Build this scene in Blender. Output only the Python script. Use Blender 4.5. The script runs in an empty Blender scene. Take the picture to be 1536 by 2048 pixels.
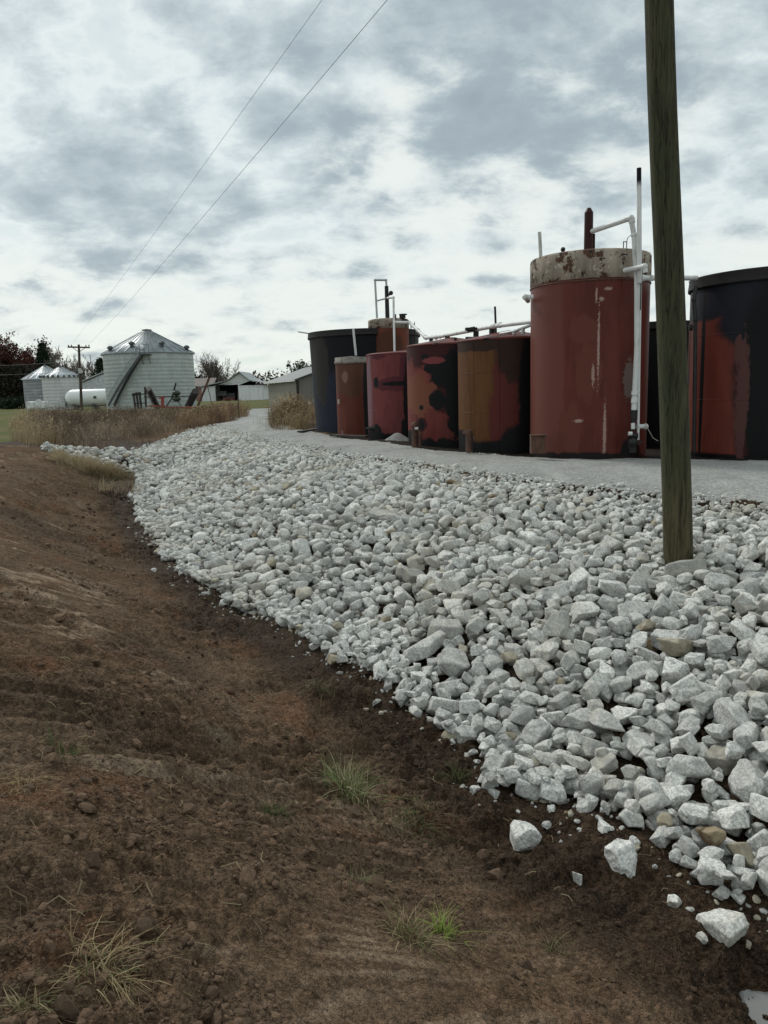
import bpy, bmesh, math, random
import numpy as np
from mathutils import Vector, Matrix

SC = bpy.context.scene
COL = SC.collection
R = math.radians
rng = np.random.default_rng(7)
random.seed(7)

# ------------------------------------------------------------------ camera
CAMZ = 1.45
F = 1538.0                      # focal length in pixels of the 1536 x 2048 frame
PITCH, ROLL = R(9.16), R(-1.6)
cam_d = bpy.data.cameras.new('camera')
cam = bpy.data.objects.new('camera', cam_d)
COL.objects.link(cam)
cam_d.sensor_fit = 'VERTICAL'
cam_d.sensor_height = 36.0
cam_d.lens = 36.0 * F / 2048.0
cam_d.clip_start = 0.05
cam_d.clip_end = 6000
CM = Matrix.Rotation(R(90) - PITCH, 4, 'X') @ Matrix.Rotation(ROLL, 4, 'Z')
cam.matrix_world = Matrix.Translation((0, 0, CAMZ)) @ CM
SC.camera = cam
SC.render.resolution_x, SC.render.resolution_y = 768, 1024
CR = np.array(CM.to_3x3())

def ray(px, py):
    d = CR @ np.array([(px - 768) / F, (1024 - py) / F, -1.0])
    return d
def W(px, py, y):
    """point on the sight line through a photo pixel, y metres ahead"""
    d = ray(px, py); t = y / d[1]
    return Vector((d[0] * t, y, CAMZ + d[2] * t))
def Wz(px, py, z):
    d = ray(px, py); t = (z - CAMZ) / d[2]
    return Vector((d[0] * t, d[1] * t, z))
def project(P):
    """N x 3 world points -> pixel x, pixel y, depth"""
    q = (np.asarray(P, float) - np.array([0, 0, CAMZ])) @ CR
    dz = -q[:, 2]
    dz = np.where(np.abs(dz) < 1e-6, 1e-6, dz)
    return 768 + F * q[:, 0] / dz, 1024 - F * q[:, 1] / dz, dz

# ------------------------------------------------------------------ sky, sun, exposure
SUN_EL, SUN_AZ = R(42), R(-38)          # azimuth measured from +Y (ahead) towards +X
world = bpy.data.worlds.new('World')
SC.world = world
world.use_nodes = True
wt = world.node_tree
wt.nodes.clear()

class NT:
    def __init__(s, tree): s.t = tree
    def n(s, typ, **kw):
        nd = s.t.nodes.new(typ)
        for k, v in kw.items():
            if k.startswith('_'): nd.inputs[int(k[1:])].default_value = v
            else: setattr(nd, k, v)
        return nd
    def l(s, a, b): s.t.links.new(a, b)
    def math(s, op, a, b=None, clamp=False):
        nd = s.t.nodes.new('ShaderNodeMath'); nd.operation = op; nd.use_clamp = clamp
        for i, v in enumerate((a, b)):
            if v is None: continue
            if hasattr(v, 'links'): s.l(v, nd.inputs[i])
            else: nd.inputs[i].default_value = v
        return nd.outputs[0]
    def mix(s, fac, a, b, blend='MIX'):
        nd = s.t.nodes.new('ShaderNodeMix'); nd.data_type = 'RGBA'; nd.blend_type = blend
        for i, v in ((0, fac), (6, a), (7, b)):
            if hasattr(v, 'links'): s.l(v, nd.inputs[i])
            else: nd.inputs[i].default_value = v if i == 0 else (*v, 1)[:4]
        return nd.outputs[2]
    def noise(s, vec, scale, detail=4, rough=.55, dist=0.0, lac=2.0):
        nd = s.t.nodes.new('ShaderNodeTexNoise')
        nd.inputs['Scale'].default_value = scale; nd.inputs['Detail'].default_value = detail
        nd.inputs['Roughness'].default_value = rough; nd.inputs['Distortion'].default_value = dist
        if vec is not None: s.l(vec, nd.inputs['Vector'])
        return nd.outputs['Fac']
    def map(s, v, a, b, c=0.0, d=1.0, smooth=True):
        nd = s.t.nodes.new('ShaderNodeMapRange'); nd.interpolation_type = 'SMOOTHSTEP' if smooth else 'LINEAR'
        s.l(v, nd.inputs[0])
        for i, x in enumerate((a, b, c, d)): nd.inputs[i + 1].default_value = x
        return nd.outputs[0]
    def scale(s, vec, sc, loc=(0, 0, 0), rot=(0, 0, 0)):
        nd = s.t.nodes.new('ShaderNodeMapping')
        nd.inputs['Scale'].default_value = sc; nd.inputs['Location'].default_value = loc
        nd.inputs['Rotation'].default_value = rot
        s.l(vec, nd.inputs['Vector'])
        return nd.outputs[0]

w = NT(wt)
tc = w.n('ShaderNodeTexCoord').outputs['Generated']
nrm = w.n('ShaderNodeVectorMath', operation='NORMALIZE'); w.l(tc, nrm.inputs[0])
dirv = nrm.outputs[0]
sep = w.n('ShaderNodeSeparateXYZ'); w.l(dirv, sep.inputs[0])
el = w.math('MAXIMUM', sep.outputs[2], 0.0)
den = w.math('ADD', el, 0.36)
cu = w.math('DIVIDE', sep.outputs[0], den)
cv = w.math('DIVIDE', sep.outputs[1], den)
cmb = w.n('ShaderNodeCombineXYZ'); w.l(cu, cmb.inputs[0]); w.l(cv, cmb.inputs[1])
plane = cmb.outputs[0]
def ndir(scale, detail, rough, loc, dist=0.0, st=(1, 1, 1)):
    return w.noise(w.scale(plane, st, loc), scale, detail, rough, dist)
def blob(px, py, rad, amp):
    d = ray(px, py); d = d / np.linalg.norm(d)
    vd = w.n('ShaderNodeVectorMath', operation='DISTANCE'); w.l(dirv, vd.inputs[0]); vd.inputs[1].default_value = d
    return w.map(vd.outputs['Value'], 0.0, rad, amp, 0.0)
wn = w.n('ShaderNodeTexNoise'); wn.inputs['Scale'].default_value = 5.5; wn.inputs['Detail'].default_value = 6; wn.inputs['Roughness'].default_value = .6
w.l(plane, wn.inputs['Vector'])
wv_ = w.n('ShaderNodeVectorMath', operation='MULTIPLY_ADD'); w.l(wn.outputs['Color'], wv_.inputs[0]); wv_.inputs[1].default_value = (.16, .16, 0); w.l(plane, wv_.inputs[2])
vor_ = w.n('ShaderNodeTexVoronoi'); vor_.voronoi_dimensions = '2D'; vor_.feature = 'SMOOTH_F1'; vor_.inputs['Scale'].default_value = 7.5; vor_.inputs['Smoothness'].default_value = .5
w.l(wv_.outputs[0], vor_.inputs['Vector'])
big = ndir(2.1, 4, .5, (3.1, 1.7, 0), .1)
med = ndir(5.0, 12, .64, (8.3, 4.2, 2), .15, (1, 1.15, 1))
dens = w.math('ADD', w.math('MULTIPLY', big, .40), w.math('MULTIPLY', med, .74))
dens = w.math('ADD', dens, w.math('MULTIPLY', w.math('SUBTRACT', .45, vor_.outputs['Distance']), .20))
for b in ((960, 60, .36, .20), (650, 280, .10, .14), (560, 20, .12, .10), (60, 330, .42, .09), (330, 420, .28, .05), (500, 370, .07, .06), (1480, 60, .20, .10),
          (1180, 400, .2, .02), (1480, 400, .16, .06), (200, 20, .20, -.07), (430, 250, .05, -.06), (1420, 200, .08, -.05)):
    dens = w.math('ADD', dens, blob(*b))
ramp = w.n('ShaderNodeValToRGB')
w.l(w.map(dens, .33, .95, 0, 1, False), ramp.inputs[0])
cr = ramp.color_ramp
cr.elements[0].position = 0.0; cr.elements[0].color = (.50, .585, .60, 1)
cr.elements[1].position = 1.0; cr.elements[1].color = (.29, .345, .375, 1)
for p, c in ((.20, (.56, .64, .645, 1)), (.33, (.62, .69, .69, 1)), (.40, (.69, .75, .74, 1)), (.46, (.63, .70, .70, 1)), (.54, (.53, .60, .615, 1)), (.66, (.42, .49, .515, 1)), (.80, (.33, .39, .425, 1))):
    e = cr.elements.new(p); e.color = c
streak = ndir(4.6, 8, .6, (2.1, 7.7, 3), .2, (.6, 1.5, 1))
open_ = w.math('MAXIMUM', w.math('MAXIMUM', blob(950, 360, .24, 1.0), blob(720, 330, .10, .7)), w.math('MAXIMUM', blob(1250, 240, .16, .65), w.map(el, .02, .26, 1.0, 0.0)))
open_ = w.math('MULTIPLY', w.map(open_, .10, .55), w.map(streak, .70, .42, .25, 1.0))
open_ = w.math('MULTIPLY', open_, w.map(dens, .80, .62))
cloudc = w.mix(w.math('MULTIPLY', open_, .88), ramp.outputs[0], (.745, .785, .745))
sky = w.n('ShaderNodeTexSky'); sky.sky_type = 'NISHITA'; sky.sun_disc = False
sky.sun_elevation = SUN_EL; sky.sun_rotation = SUN_AZ
cl10 = w.n('ShaderNodeVectorMath', operation='SCALE'); w.l(cloudc, cl10.inputs[0]); cl10.inputs['Scale'].default_value = 10.0
col = w.mix(.93, sky.outputs[0], cl10.outputs[0])
bgn = w.n('ShaderNodeBackground'); w.l(col, bgn.inputs[0]); bgn.inputs[1].default_value = 0.1
wo = w.n('ShaderNodeOutputWorld'); w.l(bgn.outputs[0], wo.inputs[0])

sd = bpy.data.lights.new('sun', 'SUN')
sd.energy = 1.5; sd.angle = R(10); sd.color = (1.0, .965, .91)
so = bpy.data.objects.new('sun', sd); COL.objects.link(so)
sdir = Vector((math.sin(SUN_AZ) * math.cos(SUN_EL), math.cos(SUN_AZ) * math.cos(SUN_EL), math.sin(SUN_EL)))
so.rotation_euler = sdir.to_track_quat('Z', 'Y').to_euler()
so.location = (-20, 20, 40)
SC.view_settings.view_transform = 'Standard'
SC.view_settings.look = 'None'
SC.view_settings.exposure = 0.22
SC.view_settings.gamma = 1.0

# ------------------------------------------------------------------ numpy noise
def _h(ix, iy, seed):
    n = (ix.astype(np.int64) * 374761393 + iy.astype(np.int64) * 668265263 + seed * 974634777) & 0xffffffff
    n = ((n ^ (n >> 13)) * 1274126177) & 0xffffffff
    n = n ^ (n >> 16)
    return (n & 0xffffff) / float(0xffffff)
def vnoise(x, y, seed=0):
    ix = np.floor(x); iy = np.floor(y); fx = x - ix; fy = y - iy
    u = fx * fx * fx * (fx * (fx * 6 - 15) + 10); v = fy * fy * fy * (fy * (fy * 6 - 15) + 10)
    a = _h(ix, iy, seed); b = _h(ix + 1, iy, seed); c = _h(ix, iy + 1, seed); d = _h(ix + 1, iy + 1, seed)
    return (a + (b - a) * u) * (1 - v) + (c + (d - c) * u) * v
def fbm(x, y, seed=0, octv=4, gain=.5):
    s = 0; a = 1; t = 0
    for i in range(octv):
        c, sn = math.cos(i * 1.1), math.sin(i * 1.1)
        s = s + a * vnoise((x * c - y * sn) * 2 ** i + 13.7 * i, (x * sn + y * c) * 2 ** i - 7.1 * i, seed + i)
        t += a; a *= gain
    return s / t - .5

# ------------------------------------------------------------------ terrain: control points -> thin plate spline
THAL_PX = [(1900, 2250, -1.45), (1500, 1965, -1.46), (1180, 1740, -1.43), (930, 1560, -1.41), (770, 1440, -1.38), (600, 1315, -1.35), (455, 1222, -1.30),
           (370, 1160, -1.26), (315, 1103, -1.22), (262, 1040, -1.16), (240, 1000, -1.10)]
TOE_PX = [(2050, 2060, -1.3), (1720, 1880, -1.33), (1536, 1800, -1.36), (1390, 1735, -1.37), (1200, 1640, -1.37), (1000, 1590, -1.37), (960, 1500, -1.36), (870, 1455, -1.35), (790, 1400, -1.33), (690, 1325, -1.3),
          (580, 1245, -1.25), (470, 1210, -1.25), (385, 1165, -1.2), (330, 1100, -1.15), (280, 1040, -1.1), (268, 990, -1.0), (285, 940, -.85)]
NEAR_PX = [(2050, 1075), (1800, 1040), (1536, 1000), (1340, 984), (1100, 960), (860, 928), (650, 898), (500, 868), (432, 848)]
FAR_PX = [(2050, 925), (1800, 925), (1536, 921), (1300, 917), (1060, 915), (870, 901), (680, 876), (590, 858), (520, 838)]
thal = [Wz(*p) for p in THAL_PX]
toe = [Wz(*p) for p in TOE_PX]
near = [Wz(px, py, 0) for px, py in NEAR_PX]
far = [Wz(px, py, 0) for px, py in FAR_PX]
CP = []
for v in thal + toe: CP.append((v.x, v.y, v.z))
for v in near: CP.append((v.x, v.y, -.03))
for v in far: CP.append((v.x, v.y, 0.0))
for a, b in zip(near[:-1], near[1:]):
    m = (a + b) / 2; d = Vector((b.x - a.x, b.y - a.y)).normalized(); CP.append((m.x + d.y * -.0 - (-d.y) * .0, m.y, -.03))
    for off, zz in ((.7, -.24),):
        q = m + Vector((d.y, -d.x, 0)) * off; q2 = m - Vector((d.y, -d.x, 0)) * off
        q = q if (q.x ** 2 + q.y ** 2) < (q2.x ** 2 + q2.y ** 2) else q2; CP.append((q.x, q.y, zz))
for a, b in zip(near, far):
    m = (a + b) / 2; CP.append((m.x, m.y, .03))
for (px, py, z) in ((1500, 1400, -.86), (1360, 1115, -.42), (1480, 1180, -.52), (1000, 1200, -.78), (1150, 1100, -.50), (820, 1150, -.85), (760, 1020, -.42), (560, 1060, -.75), (560, 980, -.42),
                    (430, 960, -.55), (390, 890, -.30), (340, 900, -.50), (310, 960, -.80), (640, 1130, -.92),
                    (90, 905, -.22), (150, 920, -.45), (210, 929, -.62), (280, 928, -.70), (110, 938, -.40), (170, 962, -.75), (225, 985, -1.0),
                    (200, 908, -.66), (300, 903, -.55), (120, 893, -.35), (380, 868, -.32)):
    v = Wz(px, py, z); CP.append((v.x, v.y, z))
tv = [Vector((p.x, p.y)) for p in thal]
for i in range(len(tv) - 1):
    m = (tv[i] + tv[i + 1]) / 2
    d = (tv[i + 1] - tv[i]).normalized()
    nl = Vector((-d.y, d.x))
    zb = (thal[i].z + thal[i + 1].z) / 2
    for off, zz in ((.7, zb + .12), (1.6, zb + .52), (2.6, zb + 1.0), (3.7, -.10), (6, -.03), (10, -.02)):
        q = m + nl * off
        CP.append((q.x, q.y, min(zz, -.03)))
for x, y, z in ((-1.0, -2, -.05), (-4, -4, 0), (2, -2, -.85), (6, -2, -1.4), (8, 1, -1.3), (10, 4, -.7), (6, 16, -.10), (4, 20, -.10), (2, 25, -.10), (10, 16, -.08), (9, 24, -.1), (0, 32, -.1), (6, 34, -.12), (14, 20, -.1), (14, 10, 0), (12, 8, -.02),
                (-3, 40, -.12), (-6, 45, -.15), (-10, 40, -.35), (-13, 36, -.4), (-17, 34, -.2), (-8, 52, -.25), (-16, 50, -.25), (-24, 50, -.15), (-24, 34, -.1), (-20, 26, -.08),
                (4, 50, -.15), (14, 40, -.15), (24, 30, -.1), (24, 55, -.15), (-35, 30, -.1), (-30, 10, 0), (-15, 0, 0), (20, 5, 0), (0, 70, -.15), (-20, 70, -.15), (20, 70, -.15), (-40, 60, -.15), (40, 60, -.15), (20, -5, -1.0), (-10, -12, 0), (10, -12, -1.2)):
    CP.append((x, y, z))
CP = np.array(CP)
# thin out near-duplicates
keep = []
for i, p in enumerate(CP):
    if all((CP[j][0] - p[0]) ** 2 + (CP[j][1] - p[1]) ** 2 > .12 for j in keep): keep.append(i)
CP = CP[keep]
def _phi(r2): return .5 * r2 * np.log(r2 + 1e-9)
nC = len(CP)
D2 = ((CP[:, None, :2] - CP[None, :, :2]) ** 2).sum(-1)
A = np.zeros((nC + 3, nC + 3)); A[:nC, :nC] = _phi(D2) + np.eye(nC) * .03
A[:nC, nC] = 1; A[:nC, nC + 1:] = CP[:, :2]; A[nC, :nC] = 1; A[nC + 1:, :nC] = CP[:, :2].T
SOL = np.linalg.solve(A, np.concatenate([CP[:, 2], np.zeros(3)]))
def base_z(x, y):
    x = np.asarray(x, float); y = np.asarray(y, float); shp = x.shape
    xf = x.ravel(); yf = y.ravel(); out = np.empty(xf.shape)
    for i in range(0, len(xf), 60000):
        a = xf[i:i + 60000, None]; b = yf[i:i + 60000, None]
        ph = _phi((a - CP[None, :, 0]) ** 2 + (b - CP[None, :, 1]) ** 2)
        out[i:i + 60000] = ph @ SOL[:nC] + SOL[nC] + SOL[nC + 1] * a[:, 0] + SOL[nC + 2] * b[:, 0]
    r = np.sqrt(xf ** 2 + yf ** 2)
    f = np.clip((r - 45) / 20, 0, 1)
    out = out * (1 - f) + (-.15) * f
    return np.clip(out, -1.6, .3).reshape(shp)

TP = np.array([[p.x, p.y] for p in thal])
SEG = np.concatenate([[0], np.cumsum(np.linalg.norm(np.diff(TP, axis=0), axis=1))])
def ditch_st(x, y):
    """distance along the ditch and signed distance from its bottom (left of it positive)"""
    best = np.full(x.shape, 1e9); s = np.zeros(x.shape); t = np.zeros(x.shape)
    for i in range(len(TP) - 1):
        a = TP[i]; d = TP[i + 1] - a; L = np.linalg.norm(d); d = d / L
        lo = -1e3 if i == 0 else 0; hi = 1e3 if i == len(TP) - 2 else L
        u = np.clip((x - a[0]) * d[0] + (y - a[1]) * d[1], lo, hi)
        qx = x - a[0] - u * d[0]; qy = y - a[1] - u * d[1]
        dist = np.hypot(qx, qy); sg = np.sign(d[0] * (y - a[1]) - d[1] * (x - a[0]))
        m = dist < best
        best = np.where(m, dist, best); s = np.where(m, SEG[i] + u, s); t = np.where(m, dist * sg, t)
    return s, t

def inpoly(x, y, poly):
    inside = np.zeros(np.shape(x), bool); n = len(poly)
    for i in range(n):
        x1, y1 = poly[i]; x2, y2 = poly[(i + 1) % n]
        if y1 == y2: continue
        c = ((y1 > y) != (y2 > y)) & (x < (x2 - x1) * (y - y1) / (y2 - y1) + x1)
        inside ^= c
    return inside
ROAD = [(15, 8.6)] + [(p.x, p.y) for p in near] + [(-8.4, 38), (-9.2, 44), (-10.5, 56), (-12, 72), (-7.5, 72), (-6.6, 56), (-6.0, 44)] + [(p.x, p.y) for p in reversed(far)] + [(22, 13.4)]
ROCKPOLY = [(9.0, 2.2)] + [(p.x, p.y) for p in toe] + [(-8.9, 27.5), (-9.4, 31), (-9.1, 34), (-8.3, 36)] + [(p.x, p.y) for p in reversed(near)] + [(12.8, 8.2)]
STRIP = [(Wz(px, py, z).x, Wz(px, py, z).y) for px, py, z in ((75, 900, -.2), (120, 917, -.4), (160, 929, -.55), (230, 938, -.7), (290, 945, -.8), (300, 915, -.6), (230, 918, -.66), (160, 913, -.5), (110, 902, -.3))]
LAWN = [(-200, 25.5), (-14.4, 25.5), (-13.6, 27.0), (-14.8, 31), (-18.5, 40), (-24, 54), (-20, 61), (-14, 64), (0, 66), (60, 66), (400, 60), (400, 900), (-400, 900)]
pole_base = W(1361, 1112, 7.95)
pole_top = W(1326, 0, 7.95)

def detail(x, y, z0):
    s, t = ditch_st(x, y)
    wx = fbm(x * .7, y * .7, 3, 3) * .5
    bank = np.clip((t + .6) / 1.2, 0, 1) * np.clip((27 - y) / 3, 0, 1) * np.clip((9 - t) / 3, 0, 1)
    sp = s + wx + .10 * t
    g = fbm(sp * 3.1, t * .22, 11, 4, .6)
    g2 = fbm(sp * 8.0, t * .5 + 4, 21, 3, .6)
    g4 = fbm(sp * 19.0, t * .9 + 7, 31, 3, .6)
    g3 = -np.abs(fbm(sp * 1.7, t * .16 + 9, 71, 3, .5)) * 2
    nf = .45 + .55 * np.clip((np.hypot(x, y) - 2.8) / 1.5, 0, 1)
    groove = (g * .20 + g2 * .15 + g3 * .07 + g4 * .075) * nf
    patch = np.clip(fbm(x * .45, y * .45, 5, 3) * 4 + .6, 0.25, 1)
    clod = np.clip(fbm(x * 9, y * 9, 33, 4, .62), -.1, 1)
    clod2 = np.clip(fbm(x * 4.2, y * 4.2, 53, 4, .6), -.08, 1) * (1 + .5 * np.clip(y / 12, 0, 1))
    lump = fbm(x * 1.5, y * 1.5, 43, 4)
    dirtm = np.clip((28.5 - y) / 2, 0, 1) * np.clip((t + 3) / 1.5, .3, 1)
    low = np.clip(1 - np.abs(t - .1) / 1.5, 0, 1)
    near_rough = np.clip((3.2 - np.hypot(x, y)) / 1.5, 0, 1)
    cl = np.clip(fbm(x * .8, y * .8, 83, 3) * 5 + .35 + low * .9 + near_rough * .7, .14, 1.4)
    return groove * bank * patch + dirtm * (cl * (clod * .11 + clod2 * .13) + lump * .06) + low * dirtm * lump * .10
def ground_z(x, y):
    x = np.asarray(x, float); y = np.asarray(y, float)
    sh = x.shape; x = x.ravel(); y = y.ravel()
    z0 = base_z(x, y)
    road = inpoly(x, y, ROAD)
    dz = detail(x, y, z0)
    dz = np.where(road, fbm(x * 2.2, y * 2.2, 14, 3) * .022, dz)
    fade = np.clip((70 - np.hypot(x, y)) / 40, 0, 1)
    z = z0 + dz + fbm(x * .6, y * .6, 91, 3) * .03 * fade + fbm(x * 6, y * 6, 19, 3) * .012 * fade
    ins = inpoly(x, y, ROCKPOLY)
    if ins.any():
        dn = pl_dist(x[ins], y[ins], NEARP); dt_ = pl_dist(x[ins], y[ins], TOEP)
        z[ins] -= .15 * np.clip(dn / .22, 0, 1) * np.clip(dt_ / .4, 0, 1)
    # wallow that holds the puddle in the bottom of the ditch
    for cx, cy, rad, dep in PUD:
        z = z - dep * np.exp(-((((x - cx) * .94 + (y - cy) * .34) / rad) ** 2 + (((y - cy) * .94 - (x - cx) * .34) / (rad * .42)) ** 2))
    return z.reshape(sh)
_p1 = Wz(1535, 1968, -1.46); _p2 = Wz(366, 1163, -1.26)
PUD = [(_p1.x + .06, _p1.y + .02, .34, .14), (_p2.x, _p2.y, .3, .10)]

NEARP = np.array([(p.x, p.y) for p in near]); TOEP = np.array([(p.x, p.y) for p in toe])
def pl_dist(x, y, P):
    best = np.full(x.shape, 1e9)
    for i in range(len(P) - 1):
        a = P[i]; d = P[i + 1] - a; u = np.clip(((x - a[0]) * d[0] + (y - a[1]) * d[1]) / (d @ d), 0, 1)
        best = np.minimum(best, np.hypot(x - a[0] - u * d[0], y - a[1] - u * d[1]))
    return best
def gz(x, y): return float(ground_z(np.array([x]), np.array([y]))[0])
def hit(px, py):
    """ground point seen at a photo pixel"""
    d = ray(px, py); d = d / np.linalg.norm(d)
    ts = np.concatenate([np.arange(1.2, 60, .04), np.arange(60, 200, .5)])
    x = d[0] * ts; y = d[1] * ts; z = CAMZ + d[2] * ts
    g = base_z(x, y)
    i = int(np.argmax(z < g)) if (z < g).any() else len(ts) - 1
    return Vector((x[i], y[i], gz(x[i], y[i])))

# ------------------------------------------------------------------ materials
MATS = {}
def mat(name):
    m = bpy.data.materials.new(name); m.use_nodes = True
    m.node_tree.nodes.clear()
    t = NT(m.node_tree)
    out = t.n('ShaderNodeOutputMaterial'); b = t.n('ShaderNodeBsdfPrincipled')
    t.l(b.outputs[0], out.inputs[0])
    MATS[name] = m
    return m, t, b
def setc(t, b, c):
    if hasattr(c, 'links'): t.l(c, b.inputs['Base Color'])
    else: b.inputs['Base Color'].default_value = (*c, 1)
def bump(t, b, h, strength=.5, dist=.02):
    nd = t.n('ShaderNodeBump'); nd.inputs['Strength'].default_value = strength; nd.inputs['Distance'].default_value = dist
    t.l(h, nd.inputs['Height']); t.l(nd.outputs[0], b.inputs['Normal'])
def simple(name, c, rough=.6, metal=0.0, var=.25, scale=3.0, sv=(1, 1, 1), bmp=.15, dirt=None, dirt_amt=.5):
    m, t, b = mat(name)
    tcn = t.n('ShaderNodeTexCoord').outputs['Object']
    v = t.scale(tcn, sv)
    n1 = t.noise(v, scale, 6, .6)
    n2 = t.noise(v, scale * 6, 4, .6)
    f = t.map(n1, .3, .7)
    cc = t.mix(f, tuple(x * (1 - var) for x in c), tuple(min(1, x * (1 + var)) for x in c))
    if dirt:
        cc = t.mix(t.math('MULTIPLY', t.map(t.noise(v, scale * 1.7, 7, .7), .52, .66), dirt_amt), cc, dirt)
    setc(t, b, cc)
    b.inputs['Roughness'].default_value = rough; b.inputs['Metallic'].default_value = metal
    bump(t, b, n2, bmp, .01)
    return m

# soil ----------------------------------------------------------
def soil(name, wetbias=0.0, oily=False):
    m, t, b = mat(name)
    pos = t.n('ShaderNodeNewGeometry').outputs['Position']
    wet = t.n('ShaderNodeAttribute'); wet.attribute_name = 'wet'
    scr = t.n('ShaderNodeAttribute'); scr.attribute_name = 'scrape'
    n0 = t.noise(pos, .9, 6, .6, .3); n1 = t.noise(pos, 6, 8, .68, .2); n2 = t.noise(pos, 34, 5, .62); n3 = t.noise(pos, 120, 2, .6)
    dry = t.mix(t.map(n1, .32, .68), (.082, .050, .030), (.210, .135, .085))
    dry = t.mix(t.map(n0, .42, .66), dry, (.185, .126, .084))
    red = t.mix(t.map(t.noise(t.scale(pos, (1, 1, 1), (5, 5, 5)), 1.3, 5, .6), .54, .68), dry, (.185, .095, .055))
    pale = t.mix(t.math('MULTIPLY', scr.outputs['Fac'], t.map(n1, .3, .6, .5, 1)), red, (.46, .345, .245))
    dark = t.mix(t.map(n1, .3, .7), (.016, .009, .005), (.062, .038, .022))
    wf = t.math('ADD', wet.outputs['Fac'], wetbias, True)
    wf = t.map(t.math('ADD', wf, t.math('MULTIPLY', t.math('SUBTRACT', n1, .5), .9)), .25, .75)
    c = t.mix(wf, pale, dark)
    # crumbs: lighter and darker specks
    def grains(sc):
        wn_ = t.n('ShaderNodeTexNoise'); wn_.inputs['Scale'].default_value = sc * .8; wn_.inputs['Detail'].default_value = 2; t.l(pos, wn_.inputs['Vector'])
        wa = t.n('ShaderNodeVectorMath', operation='MULTIPLY_ADD'); t.l(wn_.outputs['Color'], wa.inputs[0]); wa.inputs[1].default_value = (.9 / sc,) * 3; t.l(pos, wa.inputs[2])
        v = t.n('ShaderNodeTexVoronoi'); v.inputs['Scale'].default_value = sc; t.l(wa.outputs[0], v.inputs['Vector'])
        sc_ = t.n('ShaderNodeSeparateColor'); t.l(v.outputs['Color'], sc_.inputs[0]); return v, sc_.outputs[0]
    vor, ga = grains(46); vb, gb = grains(105)
    gr = t.math('ADD', t.math('MULTIPLY', ga, .5), t.math('MULTIPLY', gb, .5))
    c = t.mix(t.map(gr, .18, .82, 0, 1), t.mix(.40, c, (0, 0, 0)), t.mix(.10, c, (.42, .30, .20)))
    c = t.mix(t.map(n2, .40, .60, .25, 0), c, (.02, .012, .007))
    v2 = t.n('ShaderNodeTexVoronoi'); v2.inputs['Scale'].default_value = 120; t.l(pos, v2.inputs['Vector'])
    v3 = t.n('ShaderNodeTexVoronoi'); v3.inputs['Scale'].default_value = 22; v3.inputs['Randomness'].default_value = 1; t.l(pos, v3.inputs['Vector'])
    if oily: c = t.mix(.75, c, (.012, .011, .010))
    setc(t, b, c)
    rg = t.n('ShaderNodeMapRange'); t.l(wf, rg.inputs[0]); rg.inputs[3].default_value = 1.0; rg.inputs[4].default_value = .70
    t.l(rg.outputs[0], b.inputs['Roughness'])
    b.inputs['Specular IOR Level'].default_value = .08
    h = t.math('ADD', t.math('MULTIPLY', n1, 1.4), t.math('MULTIPLY', n2, .55))
    h = t.math('SUBTRACT', h, t.math('MULTIPLY', vor.outputs['Distance'], .36))
    h = t.math('SUBTRACT', h, t.math('MULTIPLY', v2.outputs['Distance'], .28))
    h = t.math('SUBTRACT', h, t.math('MULTIPLY', t.math('MULTIPLY', v3.outputs['Distance'], t.map(n1, .4, .6)), .8))
    bump(t, b, h, 1.0, .035)
    return m
M_SOIL = soil('soil')
M_OILY = soil('oily_soil', .5, True)

def gravelmat(name, lo, hi, sc, dusty=None):
    m, t, b = mat(name)
    pos = t.n('ShaderNodeNewGeometry').outputs['Position']
    v1 = t.n('ShaderNodeTexVoronoi'); v1.inputs['Scale'].default_value = sc; t.l(pos, v1.inputs['Vector'])
    v2 = t.n('ShaderNodeTexVoronoi'); v2.inputs['Scale'].default_value = sc * 2.3; t.l(pos, v2.inputs['Vector'])
    sp = t.n('ShaderNodeSeparateColor'); t.l(v1.outputs['Color'], sp.inputs[0])
    sp2 = t.n('ShaderNodeSeparateColor'); t.l(v2.outputs['Color'], sp2.inputs[0])
    f = t.math('MULTIPLY', t.math('ADD', sp.outputs[0], sp2.outputs[1]), .5)
    c = t.mix(t.map(f, .15, .85, 0, 1, False), lo, hi)
    n = t.noise(pos, .7, 6, .6)
    c = t.mix(t.map(n, .45, .7, 0, .45), c, tuple(x * .72 for x in lo))
    c = t.mix(t.map(t.noise(t.scale(pos, (1, .3, 1), (2, 2, 0)), 2.4, 5, .6), .5, .68, 0, .35), c, tuple(x * 1.08 for x in hi))
    setc(t, b, c); b.inputs['Roughness'].default_value = .95; b.inputs['Specular IOR Level'].default_value = .2
    h = t.math('SUBTRACT', t.math('MULTIPLY', t.noise(pos, 22, 5, .7), .8), t.math('ADD', v1.outputs['Distance'], v2.outputs['Distance']))
    bump(t, b, h, .7, .012)
    return m
M_ROAD = gravelmat('road_gravel', (.20, .20, .19), (.42, .42, .40), 32)

def lawnmat():
    m, t, b = mat('lawn')
    pos = t.n('ShaderNodeNewGeometry').outputs['Position']
    n = t.noise(pos, .25, 6, .65); n2 = t.noise(pos, 7, 5, .7)
    c = t.mix(t.map(n, .4, .62), (.092, .105, .030), (.15, .125, .058))
    c = t.mix(t.map(n2, .3, .7, 0, .6), c, (.052, .062, .02))
    setc(t, b, c); b.inputs['Roughness'].default_value = 1; b.inputs['Specular IOR Level'].default_value = .1
    bump(t, b, n2, .8, .05)
    return m
M_LAWN = lawnmat()

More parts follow.
